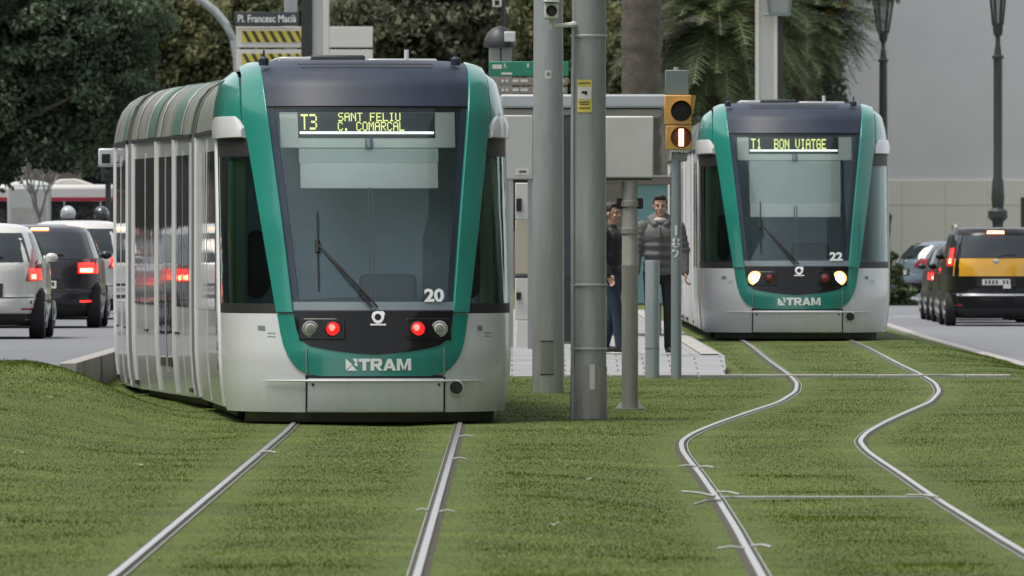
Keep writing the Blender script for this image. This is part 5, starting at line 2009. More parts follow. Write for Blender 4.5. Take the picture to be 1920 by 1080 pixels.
t = thing('brown_building', 'dull brown building with pale windows glimpsed below the trees at far left', 'building', (px(170, 345), 345, 0.2))
o = Vector(t.location)
b = MB()
b.box(-22, 9, 0, 10, 0, 9)
b.build('wall', M('brown_render', (0.17, 0.155, 0.14), 0.9, var=0.2, scale=0.4), t)
window_wall(t, -20, 8, 2.2, 8.5, 9, 2, 1.0, 1.7, 0, K['side_glass'], K['concrete'])
t = thing('beige_building', 'beige building with balcony slabs glimpsed between the thick pole and the trees', 'building', (px(1010, 300), 300, 0.2))
o = Vector(t.location)
b = MB()
b.box(-1.4, 5.5, 1.5, 10, 0, 14)
b.build('wall', M('dull_beige', (0.20, 0.18, 0.15), 0.9, var=0.2, scale=0.5), t)  # wall is a darker beige than the balcony slabs
slab = M('pale_slab', (0.50, 0.45, 0.38), 0.8, var=0.1)
for y, hh in ((24, 0.15), (92, 0.14)):
    b = MB()
    zc = pz(y, 300) - o.z
    b.add([(-1.0, 0, zc + 0.02), (1.2, 0, zc - hh), (1.2, 0, zc + hh), (-1.0, 0, zc + hh), (-1.0, 1.49, zc + 0.02), (1.2, 1.49, zc - hh), (1.2, 1.49, zc + hh), (-1.0, 1.49, zc + hh)],
          [(0, 1, 2, 3), (4, 5, 6, 7), (0, 1, 5, 4), (1, 2, 6, 5), (2, 3, 7, 6), (3, 0, 4, 7)])
    b.build('balcony', slab, t)
window_wall(t, -1.2, 5.3, 0.8, 13.5, 4, 4, 0.9, 1.6, 0, K['side_glass'], K['sign_brown'])
for w_ in t.children:
    if w_.name.startswith('window'):
        w_.location.y += 1.5


# ------------------------------------------------------------------ trees
BARK = M('bark', (0.075, 0.062, 0.05), 0.9, var=0.4, scale=6, bump=0.6, bscale=12)
BARK_PALE = M('pale_bark', (0.30, 0.29, 0.28), 0.9, var=0.25, scale=6)
LEAF = {
    'dark': M('leaf_dark', (0.050, 0.078, 0.050), 0.7, var=0.3, scale=0.6, attr='tint', col2=(0.14, 0.18, 0.11), trans=0.35, spec=0.2),
    'olive': M('leaf_olive', (0.048, 0.062, 0.028), 0.55, var=0.3, scale=0.6, attr='tint', col2=(0.27, 0.27, 0.13), trans=0.35, spec=0.2),
    'grey': M('leaf_grey_green', (0.045, 0.060, 0.036), 0.6, var=0.3, scale=0.6, attr='tint', col2=(0.22, 0.225, 0.145), trans=0.35, spec=0.2),
    'hedge': M('leaf_hedge', (0.03, 0.05, 0.02), 0.6, var=0.3, scale=0.8, attr='tint', col2=(0.08, 0.11, 0.045), trans=0.2),
}


def soften(m, k):
    t_ = m.node_tree
    c_ = t_.nodes.new('ShaderNodeCombineXYZ')
    c_.inputs[2].default_value = 1
    g_ = t_.nodes.new('ShaderNodeNewGeometry')
    a_ = t_.nodes.new('ShaderNodeVectorMath')
    a_.operation = 'MULTIPLY_ADD'
    a_.inputs[1].default_value = (k, k, k)
    n_ = t_.nodes.new('ShaderNodeVectorMath')
    n_.operation = 'NORMALIZE'
    t_.links.new(g_.outputs['Normal'], a_.inputs[0])
    t_.links.new(c_.outputs[0], a_.inputs[2])
    t_.links.new(a_.outputs[0], n_.inputs[0])
    t_.links.new(n_.outputs[0], t_.nodes['Principled BSDF'].inputs['Normal'])
    t_.nodes['Principled BSDF'].inputs['Specular IOR Level'].default_value = 0.15


for m_ in LEAF.values():
    soften(m_, 1.6)


def leaf_mesh(name, pts, size, tint, mat, parent, elong=1.7):
    n = len(pts)
    d = rng.normal(size=(n, 3))
    d[:, 2] -= 0.35
    d /= np.linalg.norm(d, axis=1)[:, None]
    e = rng.normal(size=(n, 3))
    e -= (e * d).sum(1)[:, None] * d
    e /= np.linalg.norm(e, axis=1)[:, None]
    s = size * (0.6 + 0.8 * rng.random(n))[:, None]
    V = np.empty((n, 4, 3))
    V[:, 0] = pts - d * s * elong * 0.5
    V[:, 1] = pts + e * s * 0.5
    V[:, 2] = pts + d * s * elong * 0.5
    V[:, 3] = pts - e * s * 0.5
    me = bpy.data.meshes.new(name)
    me.vertices.add(4 * n)
    me.vertices.foreach_set('co', V.reshape(-1))
    me.loops.add(4 * n)
    me.loops.foreach_set('vertex_index', np.arange(4 * n, dtype=np.int32))
    me.polygons.add(n)
    me.polygons.foreach_set('loop_start', np.arange(0, 4 * n, 4, dtype=np.int32))
    me.polygons.foreach_set('loop_total', np.full(n, 4, dtype=np.int32))
    me.update()
    a = me.attributes.new('tint', 'FLOAT', 'POINT')
    a.data.foreach_set('value', np.repeat(np.clip(tint, 0, 1), 4))
    me.materials.append(mat)
    ob = bpy.data.objects.new(name, me)
    COL.objects.link(ob)
    ob.parent = parent
    return ob


def make_tree(label, u, d, blobs, nclump, nleaf, leaf, mat, trunk_r=0.22, zb=0.3, clump_r=0.45, kind='broadleaf_tree', bark=BARK):
    """blobs: (u, y, du, dy) ellipses of crown in the photograph's pixels at distance d"""
    t = thing(kind, label, 'tree', (px(u, d), d, zb), 0, 'trees behind the trams')
    o = Vector(t.location)
    k = d / F
    B = [(px(bu, d) - o.x, pz(by, d) - o.z, du * k, dy * k) for bu, by, du, dy in blobs]
    area = np.array([r[2] * r[3] for r in B])
    pts, tin = [], []
    cl = []
    which = rng.choice(len(B), nclump, p=area / area.sum())
    for wi in which:
        bx, bz, rx_, rz_ = B[wi]
        v = rng.normal(size=3)
        v /= np.linalg.norm(v)
        r = rng.random() ** 0.33 * (0.95 + 0.12 * rng.random())
        cl.append((bx + v[0] * rx_ * r, v[1] * (rx_ + rz_) * 0.45 * r, bz + v[2] * rz_ * r))
    cl = np.array(cl)
    per = nleaf // nclump
    for c in cl:
        sh = rng.normal(size=(per, 3))
        sh /= np.linalg.norm(sh, axis=1)[:, None]
        rr_ = clump_r * (0.6 + 0.7 * rng.random()) * rng.random(per) ** 0.45
        pts.append(c + sh * rr_[:, None] * np.array([1.1, 1.1, 0.75]))
        tin.append(np.clip(rng.random() * 0.75 + 0.3 * (rng.random(per) - 0.3), 0, 1))
    leaf_mesh('crown', np.concatenate(pts), leaf, np.concatenate(tin), mat, t)
    top = np.average([r[1] for r in B], weights=area)
    tb = MB()
    fork = top * 0.55
    tb.tube([(0, 0, 0), (0.05, 0, 0.3), (0.02, 0.05, fork * 0.6), (0.0, 0, fork), (0.05, 0.1, top)], [trunk_r * 1.35, trunk_r, trunk_r * 0.85, trunk_r * 0.75, trunk_r * 0.4], 10)
    for c in cl[:: max(1, nclump // 14)]:
        c = Vector(c)
        mid = Vector((c.x * 0.45, c.y * 0.45, fork + (c.z - fork) * 0.55))
        tb.tube([(0, 0, fork * (0.85 + 0.3 * rng.random())), mid, c], [trunk_r * 0.5, trunk_r * 0.3, trunk_r * 0.08], 6)
    tb.build('trunk', bark, t)
    return t


make_tree('large dark leafy tree filling the upper left corner above the queueing cars', -95, 236, [(60, 90, 190, 170), (-60, 200, 130, 150), (170, 170, 120, 150), (90, 262, 130, 55), (190, 30, 120, 100), (-20, 20, 180, 120)], 460, 66000, 0.08, LEAF['dark'], 0.3, ROADL_Z)
make_tree('dark tree with lighter olive leaves rising over the rear of the nearer tram', 330, 262, [(330, 70, 110, 110), (390, 120, 70, 90), (270, 20, 100, 90), (300, 180, 80, 70)], 230, 26000, 0.10, LEAF['olive'], 0.25, 0.3)
make_tree('dark tree between the large left tree and the olive one, partly behind the tram roof', 225, 285, [(225, 130, 90, 130), (235, 240, 60, 70), (200, 40, 90, 90)], 150, 15000, 0.11, LEAF['dark'], 0.25, 0.3)
make_tree('olive green tree behind the white direction boards', 560, 292, [(520, 30, 110, 100), (600, 60, 90, 100), (470, 90, 90, 90)], 200, 18000, 0.11, LEAF['olive'], 0.25, 0.3)
make_tree('bushy grey green tree behind the roof of the nearer tram', 780, 275, [(760, 40, 110, 90), (850, 30, 90, 110), (690, 70, 80, 80), (880, 100, 60, 60)], 270, 26000, 0.11, LEAF['grey'], 0.25, 0.3)
make_tree('olive tree showing between the thick poles and the palm trunk', 1100, 288, [(1020, 40, 80, 80), (1130, 70, 50, 110), (1060, 120, 70, 70), (1140, 200, 60, 90)], 170, 15000, 0.11, LEAF['olive'], 0.2, 0.3)
make_tree('dark bushy tree standing behind the shelter, under the palms', 1250, 312, [(1240, 260, 90, 110), (1330, 220, 110, 110), (1450, 190, 110, 110), (1520, 160, 60, 90)], 220, 19000, 0.13, LEAF['dark'], 0.2, 0.3)
make_tree('low olive shrub between the farther tram and the grey blue car', 1690, 262, [(1690, 560, 30, 28), (1672, 520, 16, 60)], 26, 2600, 0.08, LEAF['hedge'], 0.05, 0.0, 0.16, 'shrub')

# the avenue beyond the frame, mirrored by the trams' glass
for i, (x, y, h) in enumerate(((-19, 118, 8), (-20, 142, 9), (-19, 168, 8.5), (-21, 192, 9), (-17, 212, 8), (-20, 92, 8.5), (19, 96, 8), (20, 124, 9), (21, 150, 8.5))):
    side_word = ('left', 'right')[x > 0]
    k = F / y
    uu = 960 + x * k
    make_tree('avenue tree on the %s roadside outside the frame, %s' % (side_word, ['first', 'second', 'third', 'fourth', 'fifth', 'nearest', 'nearest', 'second', 'third'][i] + ' along the road'), uu, y,
              [(uu, 440 - (h - 1.7 - 2.2) * k, 3.4 * k, 3.3 * k), (uu + 2 * k, 440 - (h - 3.0) * k + 1.2 * k, 2.4 * k, 2.2 * k)], 90, 5000, 0.30, LEAF['dark'], 0.2, 0.1, 0.8)
for (x, lab, colr) in ((-34, 'long brown apartment building on the left side of the avenue, outside the frame', (0.17, 0.15, 0.13)), (25, 'long grey apartment building on the right side of the avenue, outside the frame', (0.12, 0.115, 0.11))):
    ym_, hl_, ht_ = (190, 150, 19) if x < 0 else (30, 110, 28)  # unseen blocks, lengthened and darkened for the trams' reflections
    t = thing('apartment_building', lab, 'building', (x, ym_, 0.0), R(90) if x < 0 else R(-90))
    b = MB()
    b.box(-hl_, hl_, 0, 10, 0, ht_)
    b.build('wall', M('facade_render', colr, 0.9, var=0.15, scale=0.3), t)
    b = MB()
    b.box(-hl_ + 0.5, hl_ - 0.5, -0.12, -0.005, 0.1, 3.9)
    b.build('dark_ground_band', M('ground_band_dark', (0.035, 0.033, 0.03), 0.5, var=0.6, scale=0.35), t)  # dark band added so the tram windows mirror a dark ground floor
    window_wall(t, -hl_ + 1, hl_ - 1, 4.4, ht_ - 0.5, 14, 4, 2.2, 2.4, 0, K['side_glass'], K['sign_brown'])

# a far-off mass of foliage behind everything, reads as one wood
n = 46000
ub = rng.uniform(-120, 1560, n)
yb2 = rng.uniform(-220, 400, n)
db = rng.uniform(318, 332, n)
keep = ~((ub > 130) & (ub < 215) & (yb2 > 255)) & ~((ub < 215) & (yb2 > 310)) & ~((ub > 900) & (ub < 1000) & (yb2 < 110))
ub, yb2, db = ub[keep], yb2[keep], db[keep]
pts = np.stack([(ub - 960) / F * db, db, 1.7 + (440 - yb2) / F * db], 1)
tint = 0.25 + 0.4 * _fbm(pts[:, 0] * 1.1, pts[:, 2] * 1.3 + 3) + 0.25 * rng.random(len(pts))
wood = leaf_mesh('background_wood', pts, 0.30, tint, LEAF['grey'], None, 1.3)
tag(wood, 'far wood of mixed dark trees filling the background between the buildings', 'wood', kind='stuff')

# bare street tree by the kiosk
t = thing('bare_tree', 'small leafless pale street tree in front of the kiosk', 'tree', (px(74, 240), 240, ROADL_Z))
b = MB()


def branch(p, d, L, r, lev):
    q = p + d * L
    b.tube([p, p + d * L * 0.5 + Vector((random.uniform(-.03, .03),) * 3), q], [r, r * 0.85, r * 0.7], 5)
    if lev:
        for k in range(3):
            nd = (d + Vector((random.uniform(-.55, .55), random.uniform(-.55, .55), random.uniform(0.0, .3)))).normalized()
            branch(q, nd, L * random.uniform(.6, .8), r * 0.62, lev - 1)


branch(Vector((0, 0, 0)), Vector((0, 0, 1)), 1.75, 0.055, 0)
for k in range(4):
    branch(Vector((0, 0, 1.72)), Vector((random.uniform(-.5, .5), random.uniform(-.4, .4), 1)).normalized(), 0.55, 0.035, 3)
b.build('trunk', BARK_PALE, t)


def make_palm(label, u, yc, d, rad, nf, seed, trunk_r=0.28, fruits=True, dead=0.15):
    r_ = random.Random(seed)
    t = thing('palm_tree', label, 'palm tree', (px(u, d), d, 0.1), 0, 'palm trees')
    zc = pz(yc, d) - 0.1
    b = MB()
    pr = []
    for k in range(40):
        zq = zc * k / 39
        pr.append((trunk_r * (1.0 + 0.07 * (k % 2)) * (1.15 if k < 3 else 1.0) * (1.25 if zq > zc - 0.5 else 1.0), zq))
    b.lathe(pr, 16)
    b.build('trunk', BARK, t)
    R_ = rad * d / F
    V, T = [], []
    for i in range(nf):
        az = r_.uniform(0, 2 * math.pi)
        el0 = R(r_.choice([r_.uniform(20, 80), r_.uniform(-15, 40), r_.uniform(-60, 0)]))
        L = R_ * r_.uniform(0.8, 1.12)
        droop = r_.uniform(0.15, 0.75)
        p = Vector((0.12 * math.cos(az), 0.12 * math.sin(az), zc + 0.1 * math.sin(el0)))
        el = el0
        seg = 16
        tint = r_.uniform(0.1, 0.8)
        hd = Vector((math.cos(az), math.sin(az), 0))
        sd = Vector((-math.sin(az), math.cos(az), 0))
        for s in range(seg):
            dv = hd * math.cos(el) + Vector((0, 0, math.sin(el)))
            q = p + dv * L / seg
            up = -hd * math.sin(el) + Vector((0, 0, math.cos(el)))
            # rachis sliver
            wv = 0.02 * (1 - s / seg) + 0.006
            V.append([p - sd * wv, p + sd * wv, q + sd * wv * .9, q - sd * wv * .9])
            T.append(0.9)
            fr = (s + 0.5) / seg
            ll = R_ * 0.2 * (math.sin(math.pi * min(1, fr * 0.85 + 0.12)) ** 0.7) if s > 1 else 0.05
            for kk in range(2):
                pc = p.lerp(q, kk / 2)
                for sg in (-1, 1):
                    ld = (sd * sg * 0.75 + dv * 0.6 + up * r_.uniform(-0.1, 0.35) - Vector((0, 0, 0.1))).normalized()
                    e = pc + ld * ll * r_.uniform(0.8, 1.15)
                    w2 = dv * 0.02
                    V.append([pc - w2, pc + w2, e + w2 * .2, e - w2 * .2])
                    T.append(tint + r_.uniform(-0.15, 0.2))
            p = q
            el -= droop * math.cos(el) * 1.5 / seg + 0.02
    V = np.array([[tuple(a) for a in f] for f in V])
    n = len(V)
    me = bpy.data.meshes.new('fronds')
    me.vertices.add(4 * n)
    me.vertices.foreach_set('co', V.reshape(-1))
    me.loops.add(4 * n)
    me.loops.foreach_set('vertex_index', np.arange(4 * n, dtype=np.int32))
    me.polygons.add(n)
    me.polygons.foreach_set('loop_start', np.arange(0, 4 * n, 4, dtype=np.int32))
    me.polygons.foreach_set('loop_total', np.full(n, 4, dtype=np.int32))
    me.update()
    a = me.attributes.new('tint', 'FLOAT', 'POINT')
    a.data.foreach_set('value', np.repeat(np.clip(np.array(T), 0, 1), 4))
    me.materials.append(LEAF['palm'])
    ob = bpy.data.objects.new('fronds', me)
    COL.objects.link(ob)
    ob.parent = t
    # hanging dead fronds round the trunk top
    b = MB()
    for i in range(46):
        az = r_.uniform(0, 2 * math.pi)
        L = R_ * r_.uniform(0.35, 0.75)
        sp = r_.uniform(0.15, 0.6)
        c = Vector((math.cos(az), math.sin(az), 0))
        b.tube([c * 0.15 + Vector((0, 0, zc - 0.05)), c * (0.2 + sp * L * 0.6) + Vector((0, 0, zc - L * 0.35)), c * (0.25 + sp * L) + Vector((0, 0, zc - L))], [0.03, 0.022, 0.008], 4)
    b.build('dead_fronds', M('dry_frond', (0.13, 0.11, 0.085), 0.9, var=0.35, scale=3), t)
    if fruits:
        b = MB()
        for i in range(16):
            az = R(-90) + r_.uniform(-1.9, 1.9)
            c = Vector((math.cos(az), math.sin(az), 0))
            L = r_.uniform(0.8, 1.5)
            p1 = c * L * 0.8 + Vector((0, 0, zc + 0.25 + r_.uniform(-.1, .15)))
            b.tube([Vector((0, 0, zc)), c * L * 0.45 + Vector((0, 0, zc + 0.25)), p1], [0.02, 0.025, 0.02], 5)
            for q in range(14):
                e = p1 + Vector((r_.uniform(-.16, .16), r_.uniform(-.12, .12), r_.uniform(-.14, .1)))
                b.tube([p1 - c * 0.1, e], [0.018, 0.016], 4)
        b.build('fruit_stalks', M('orange_stalk', (0.52, 0.32, 0.07), 0.7, var=0.25, scale=8), t)
    return t


LEAF['palm'] = M('palm_leaf', (0.026, 0.050, 0.020), 0.5, var=0.25, scale=0.8, attr='tint', col2=(0.155, 0.195, 0.085), trans=0.15, spec=0.4)
make_palm('palm with yellow orange fruit stalks, left of the grey mast behind the farther tram', 1345, 42, 270, 225, 340, 3)
make_palm('palm with arching fronds standing in front of the blank grey wall', 1510, 30, 280, 155, 300, 9, fruits=True)
t = thing('palm_tree', 'thick brown palm trunk rising behind the shelter roof, its crown out of the picture', 'palm tree', (px(1203, 255), 255, 0.1))
b = MB()
r_ = random.Random(5)
b.lathe([(0.46 * (1 + 0.05 * math.sin(k * 2.2) + r_.uniform(-.03, .03)), k * 0.16) for k in range(60)], 20)
b.build('trunk', M('palm_bark', (0.095, 0.082, 0.068), 0.95, var=0.4, scale=4, bump=0.8, bscale=8), t)


# ------------------------------------------------------------------ people
SK = M('skin', (0.45, 0.27, 0.20), 0.55, var=0.08, scale=8)
PK = {'hair': M('dark_hair', (0.02, 0.015, 0.012), 0.6, var=0.3, scale=30), 'grey_jacket': M('grey_puffer', (0.115, 0.115, 0.115), 0.75, var=0.15, scale=8, bump=0.5, bscale=14),
      'black_jacket': M('black_jacket', (0.016, 0.016, 0.018), 0.6, var=0.25, scale=8, bump=0.3, bscale=14), 'black_trousers': M('black_trousers', (0.010, 0.010, 0.011), 0.8, var=0.2),
      'jeans': M('blue_jeans', (0.022, 0.038, 0.062), 0.85, var=0.25, scale=9), 'shoe': M('dark_shoe', (0.015, 0.016, 0.018), 0.6, var=0.2), 'sole': M('white_sole', (0.5, 0.5, 0.48), 0.7, var=0.1),
      'brow': M('dark_feature', (0.07, 0.05, 0.04), 0.7), 'lip': M('lips', (0.32, 0.13, 0.11), 0.5), 'scarf': M('pale_collar', (0.42, 0.40, 0.36), 0.8, var=0.1)}


def remeshed(name, mbx, mat, parent, vox, smooth_it=4):
    ob = mbx.build(name, mat, None)
    m = ob.modifiers.new('r', 'REMESH')
    m.mode = 'VOXEL'
    m.voxel_size = vox
    m2 = ob.modifiers.new('s', 'SMOOTH')
    m2.iterations = smooth_it
    m2.factor = 0.5
    dg = bpy.context.evaluated_depsgraph_get()
    dg.update()
    me = bpy.data.meshes.new_from_object(ob.evaluated_get(dg))
    bpy.data.objects.remove(ob)
    me.name = name
    me.polygons.foreach_set('use_smooth', [True] * len(me.polygons))
    o2 = bpy.data.objects.new(name, me)
    COL.objects.link(o2)
    o2.parent = parent
    return o2


def make_person(label, loc, h, face, jacket, trousers, stride, hood, arms):
    """local frame: faces -Y, x to the viewer's right"""
    t = thing('person', label, 'person', loc, face)
    s = h / 1.80
    hip, knee, ank = 0.93 * s, 0.50 * s, 0.085 * s
    sh_z, neck_z, head_c = 1.47 * s, 1.53 * s, 1.67 * s
    legs = []
    for sg in (-1, 1):
        fy = stride * sg
        legs.append([(sg * 0.095 * s, 0.0, hip), (sg * 0.105 * s, fy * 0.55 - 0.03, knee), (sg * 0.105 * s, fy, ank)])
    body = MB()
    body.ell((0, 0.01, 0.98 * s), (0.165 * s, 0.115 * s, 0.14 * s))
    body.ell((0, 0.01, 1.15 * s), (0.15 * s, 0.105 * s, 0.2 * s))
    body.ell((0, 0.0, 1.34 * s), (0.19 * s, 0.12 * s, 0.17 * s))
    body.cap((0, 0.02, 1.42 * s), (0, -0.005, 1.59 * s), 0.062 * s, 0.055 * s)
    for L in legs:
        body.cap(L[0], L[1], 0.085 * s, 0.055 * s)
        body.cap(L[1], L[2], 0.055 * s, 0.038 * s)
        body.cap((L[2][0], L[2][1] + 0.03, 0.04 * s), (L[2][0] * 1.15, L[2][1] - 0.15 * s, 0.03 * s), 0.04 * s, 0.032 * s)
    hands = []
    for sg, (elb, wr) in zip((-1, 1), arms):
        A = Vector((sg * 0.205 * s, 0.0, sh_z - 0.03))
        E = Vector(elb) * s
        Wp = Vector(wr) * s
        body.cap(A, E, 0.052 * s, 0.042 * s)
        body.cap(E, Wp, 0.042 * s, 0.028 * s)
        dv = (Wp - E).normalized()
        pc = Wp + dv * 0.085 * s
        sidev = Vector((0, -1, 0)) - dv * dv.dot(Vector((0, -1, 0)))
        sidev.normalize()
        palm = dv.cross(sidev).normalized() * (-sg)
        for k in range(4):
            off = sidev * (0.028 - 0.019 * k) * s
            body.cap(Wp + off * 0.6, pc + off, 0.015 * s, 0.013 * s, 8)
            fl = (0.036, 0.042, 0.039, 0.030)[k] * s
            k1 = pc + off + (dv * 0.9 + palm * 0.3).normalized() * fl
            k2 = k1 + (dv * 0.55 + palm * 0.8).normalized() * fl * 0.85
            body.cap(pc + off, k1, 0.0105 * s, 0.0095 * s, 8)
            body.cap(k1, k2, 0.0095 * s, 0.008 * s, 8)
        t0 = Wp + sidev * 0.025 * s + dv * 0.025 * s
        t1 = t0 + (sidev * 0.7 + dv * 0.6 + palm * 0.25).normalized() * 0.038 * s
        body.cap(t0, t1, 0.013 * s, 0.011 * s, 8)
        body.cap(t1, t1 + (dv * 0.9 + palm * 0.3) .normalized() * 0.03 * s, 0.011 * s, 0.008 * s, 8)
        hands.append((A, E, Wp))
    # head with brow, nose, cheeks, chin, ears
    hz = head_c
    body.ell((0, 0.012 * s, hz + 0.03 * s), (0.076 * s, 0.096 * s, 0.098 * s), 20, 14)
    body.ell((0, -0.022 * s, hz - 0.045 * s), (0.058 * s, 0.068 * s, 0.075 * s), 16, 12)
    body.ell((0, -0.062 * s, hz - 0.094 * s), (0.028 * s, 0.026 * s, 0.022 * s))
    body.cap((0, -0.083 * s, hz + 0.018 * s), (0, -0.104 * s, hz - 0.026 * s), 0.009 * s, 0.0145 * s, 8)
    for sg in (-1, 1):
        body.ell((sg * 0.032 * s, -0.076 * s, hz + 0.026 * s), (0.026 * s, 0.014 * s, 0.009 * s), 10, 6)
        body.ell((sg * 0.042 * s, -0.058 * s, hz - 0.028 * s), (0.022 * s, 0.022 * s, 0.022 * s), 10, 6)
        body.ell((sg * 0.078 * s, 0.012 * s, hz - 0.005 * s), (0.009 * s, 0.020 * s, 0.032 * s), 10, 8)
    remeshed('body', body, SK, t, 0.0065, 3)
    eye = MB()
    for sg in (-1, 1):
        eye.ell((sg * 0.032 * s, -0.081 * s, hz + 0.008 * s), (0.009 * s, 0.009 * s, 0.004 * s), 10, 6)
        eye.cap((sg * 0.016 * s, -0.090 * s, hz + 0.028 * s), (sg * 0.048 * s, -0.082 * s, hz + 0.032 * s), 0.0042 * s, 0.003 * s, 6)
        eye.build('eye', PK['brow'], t)
        eye = MB()
    m_ = MB()
    m_.cap((-0.020 * s, -0.086 * s, hz - 0.062 * s), (0.020 * s, -0.086 * s, hz - 0.062 * s), 0.0065 * s, 0.0065 * s, 6)
    m_.build('mouth', PK['lip'], t)
    hr = MB()
    hr.ell((0, 0.030 * s, hz + 0.058 * s), (0.083 * s, 0.098 * s, 0.088 * s), 20, 14)
    hr.ell((0, -0.045 * s, hz + 0.105 * s), (0.066 * s, 0.050 * s, 0.036 * s), 16, 8)
    hr.ell((0, 0.07 * s, hz + 0.01 * s), (0.066 * s, 0.05 * s, 0.075 * s), 16, 8)
    for sg in (-1, 1):
        hr.ell((sg * 0.072 * s, 0.015 * s, hz + 0.045 * s), (0.013 * s, 0.035 * s, 0.035 * s))
    remeshed('hair', hr, PK['hair'], t, 0.007, 2)
    j = MB()
    g = 1.0 if hood else 0.98
    j.ell((0, 0.01, 0.98 * s), (0.19 * g * s, 0.135 * g * s, 0.13 * s))
    j.ell((0, 0.01, 1.16 * s), (0.19 * g * s, 0.135 * g * s, 0.2 * s))
    j.ell((0, 0.0, 1.34 * s), (0.212 * g * s, 0.142 * g * s, 0.165 * s))
    j.cap((0, 0.02, 1.42 * s), (0, 0.015, 1.50 * s), 0.11 * s, 0.082 * s)
    for sg, (A, E, Wp) in zip((-1, 1), hands):
        j.cap(A, E, 0.078 * g * s, 0.066 * g * s)
        j.cap(E, E + (Wp - E) * 0.97, 0.066 * g * s, 0.048 * g * s)
        if hood:
            for q in range(4):       # quilted rolls on the sleeves
                c = A.lerp(E, 0.2 + 0.25 * q)
                j.ell(tuple(c), (0.082 * s, 0.082 * s, 0.055 * s), 12, 8)
    if hood:
        for zq in (0.94, 1.03, 1.13, 1.23, 1.33):
            j.ell((0, 0.005, zq * s), (0.200 * s, 0.150 * s, 0.070 * s), 24, 10)
        j.ell((0, 0.075 * s, 1.53 * s), (0.135 * s, 0.09 * s, 0.085 * s), 18, 10)
        for sg in (-1, 1):
            j.cap((sg * 0.105 * s, 0.05 * s, 1.53 * s), (sg * 0.062 * s, -0.085 * s, 1.47 * s), 0.05 * s, 0.036 * s)
    remeshed('jacket', j, PK[jacket], t, 0.010, 3)
    if hood:
        c_ = MB()
        c_.ell((0, -0.045 * s, 1.515 * s), (0.075 * s, 0.062 * s, 0.04 * s), 16, 8)
        c_.build('collar', PK['scarf'], t)
        z_ = MB()
        z_.box(-0.008, 0.008, -0.185 * s, -0.15 * s, 0.90 * s, 1.44 * s)
        z_.build('zip', PK['brow'], t)
    tr = MB()
    tr.ell((0, 0.01, 0.92 * s), (0.18 * s, 0.128 * s, 0.11 * s))
    for L in legs:
        tr.cap(L[0], L[1], 0.102 * s, 0.072 * s)
        tr.cap(L[1], L[2], 0.072 * s, 0.062 * s)
    remeshed('trousers', tr, PK[trousers], t, 0.010, 3)
    for L in legs:
        so = MB()
        so.cap((L[2][0], L[2][1] + 0.04, 0.055 * s), (L[2][0] * 1.2, L[2][1] - 0.17 * s, 0.042 * s), 0.052 * s, 0.042 * s)
        so.cap((L[2][0], L[2][1], 0.09 * s), (L[2][0], L[2][1] - 0.01, 0.12 * s), 0.055 * s, 0.05 * s)
        sh = so.build('shoe', PK['shoe'], t)
        so = MB()
        so.box(L[2][0] * 1.1 - 0.048, L[2][0] * 1.1 + 0.048, L[2][1] - 0.215 * s, L[2][1] + 0.095, 0.0, 0.022)
        so.build('sole', PK['sole'], sh, bevel=0.01)
    return t


yM = 126.6
make_person('man in a grey quilted hooded jacket and black trousers facing the camera on the platform', (px(1238, yM), yM, plat_z(yM) + 0.012), 1.845, 0.0, 'grey_jacket', 'black_trousers', 0.05, True,
            [((-0.265, 0.02, 1.17), (-0.275, -0.09, 0.93)), ((0.265, 0.03, 1.17), (0.28, -0.06, 0.92))])
yM = 127.2
make_person('man in a dark jacket and blue jeans looking right, half hidden behind the poles', (px(1148, yM), yM, plat_z(yM) + 0.012), 1.76, R(62), 'black_jacket', 'jeans', 0.16, False,
            [((-0.27, 0.04, 1.17), (-0.25, -0.08, 0.94)), ((0.27, 0.05, 1.17), (0.25, -0.04, 0.93))])


# ------------------------------------------------------------------ riders waiting on motorcycles
def make_moto(label, x, y, z):
    t = thing('motorcycle', label, 'motorcycle', (x, y, z), 0, 'motorcycles waiting behind the cars')
    for yw in (0.0, 1.35):
        b = MB()
        rows = []
        for k in range(24):
            a = 2 * math.pi * k / 24
            rows.append((0, yw + 0.27 * math.cos(a), 0.32 + 0.27 * math.sin(a)))
        rows.append(rows[0])
        b.tube(rows, 0.055, 8, cap=False)
        wh = b.build('wheel', CK['tyre'], t)
        b = MB()
        for k in range(5):
            a = 2 * math.pi * k / 5
            b.tube([(0, yw, 0.32), (0, yw + 0.25 * math.cos(a), 0.32 + 0.25 * math.sin(a))], 0.02, 6)
        b.lathe([(0.05, -0.06), (0.05, 0.06)], 10, (0, yw, 0.32), 'x')
        b.build('rim', CK['rim'], wh)
    b = MB()
    b.cap((0, 0.25, 0.62), (0, 0.85, 0.60), 0.14, 0.17)
    b.cap((0, 0.85, 0.62), (0, 1.15, 0.85), 0.16, 0.13)
    b.cap((0, 0.0, 0.72), (0, 0.3, 0.68), 0.09, 0.13)
    b.build('body', PAINT['dark'], t)
    b = MB()
    b.cap((0, 0.12, 0.80), (0, 0.65, 0.78), 0.10, 0.12)
    b.build('seat', K['black'], t)
    b = MB()
    b.tube([(0, 1.35, 0.32), (0, 1.2, 0.7), (0, 1.08, 1.02)], 0.035, 8)
    b.tube([(-0.36, 0.92, 1.05), (-0.12, 1.05, 1.06), (0.12, 1.05, 1.06), (0.36, 0.92, 1.05)], 0.018, 8)
    b.build('handlebar', K['dark'], t)
    b = MB()
    b.box(-0.09, 0.09, -0.13, -0.09, 0.68, 0.75)
    b.build('tail_light', CK['brake'], t, bevel=0.01)
    return t


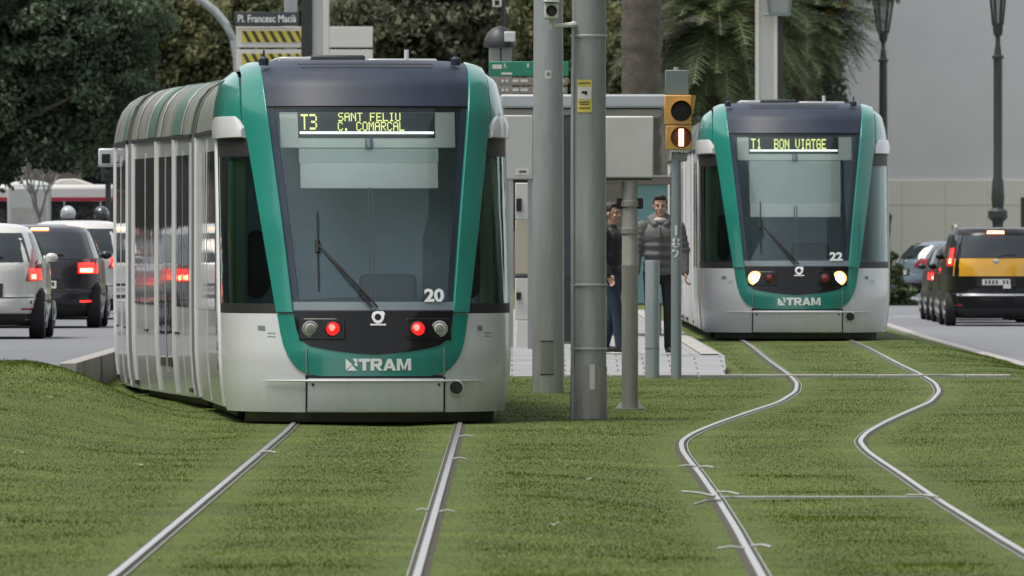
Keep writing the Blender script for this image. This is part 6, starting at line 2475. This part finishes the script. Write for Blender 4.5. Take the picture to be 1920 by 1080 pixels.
def make_rider(label, x, y, z, helmet):
    t = thing('person', label, 'person', (x, y, z), 0, 'motorcycle riders')
    b = MB()
    b.ell((0, 0.38, 0.98), (0.17, 0.14, 0.15))
    b.ell((0, 0.42, 1.2), (0.17, 0.13, 0.22))
    b.ell((0, 0.47, 1.36), (0.21, 0.13, 0.15))
    b.cap((0, 0.5, 1.45), (0, 0.53, 1.58), 0.06, 0.055)
    b.ell((0, 0.55, 1.66), (0.078, 0.098, 0.115))
    for sg in (-1, 1):
        b.cap((sg * 0.1, 0.4, 0.92), (sg * 0.21, 0.85, 0.80), 0.09, 0.065)
        b.cap((sg * 0.21, 0.85, 0.80), (sg * 0.24, 0.72, 0.36), 0.062, 0.042)
        b.cap((sg * 0.24, 0.68, 0.32), (sg * 0.25, 0.88, 0.30), 0.04, 0.034)
        b.cap((sg * 0.22, 0.48, 1.38), (sg * 0.36, 0.62, 1.16), 0.055, 0.045)
        b.cap((sg * 0.36, 0.62, 1.16), (sg * 0.33, 0.86, 1.08), 0.045, 0.03)
        for k in range(4):
            b.cap((sg * (0.345 - 0.02 * k), 0.89, 1.085), (sg * (0.345 - 0.02 * k), 0.955, 1.07), 0.013, 0.011, 8)
            b.cap((sg * (0.345 - 0.02 * k), 0.955, 1.07), (sg * (0.345 - 0.02 * k), 0.95, 1.03), 0.011, 0.009, 8)
        b.cap((sg * 0.28, 0.88, 1.075), (sg * 0.26, 0.93, 1.04), 0.013, 0.01, 8)
    remeshed('body', b, PK['jeans'], t, 0.012, 3)
    b = MB()
    b.ell((0, 0.42, 1.15), (0.20, 0.155, 0.26))
    b.ell((0, 0.46, 1.36), (0.235, 0.155, 0.165))
    b.cap((0, 0.49, 1.43), (0, 0.52, 1.5), 0.1, 0.085)
    for sg in (-1, 1):
        b.cap((sg * 0.22, 0.48, 1.38), (sg * 0.36, 0.62, 1.16), 0.075, 0.062)
        b.cap((sg * 0.36, 0.62, 1.16), (sg * 0.335, 0.82, 1.09), 0.062, 0.048)
    remeshed('jacket', b, PK['black_jacket'], t, 0.014, 3)
    b = MB()
    b.ell((0, 0.55, 1.70), (0.132, 0.152, 0.138), 24, 16)
    b.cap((0, 0.60, 1.62), (0, 0.66, 1.60), 0.11, 0.09)
    hm = remeshed('helmet', b, helmet, t, 0.010, 2)
    b = MB()
    b.ell((0, 0.63, 1.70), (0.118, 0.09, 0.055), 16, 8)
    b.build('visor', K['black_gloss'], hm)
    b = MB()
    b.lathe([(0.134, -0.02), (0.137, 0.0), (0.134, 0.02)], 24, (0, 0.55, 1.60), cap=False)
    b.build('helmet_trim', K['black'], hm)
    return t


for (u, d, m, lab) in ((125, 184, M('helmet_pale', (0.42, 0.46, 0.48), 0.2, var=0.5, scale=9, coat=0.7), 'pale patterned'), (188, 187, M('helmet_dark', (0.035, 0.038, 0.045), 0.2, var=0.3, scale=7, coat=0.9), 'dark glossy')):
    make_moto(('motorcycle under the rider with the %s helmet' % lab), px(u, d), d, ROADL_Z)
    make_rider('motorcycle rider in a %s helmet seen from behind over the car roofs' % lab, px(u, d), d, ROADL_Z, m)
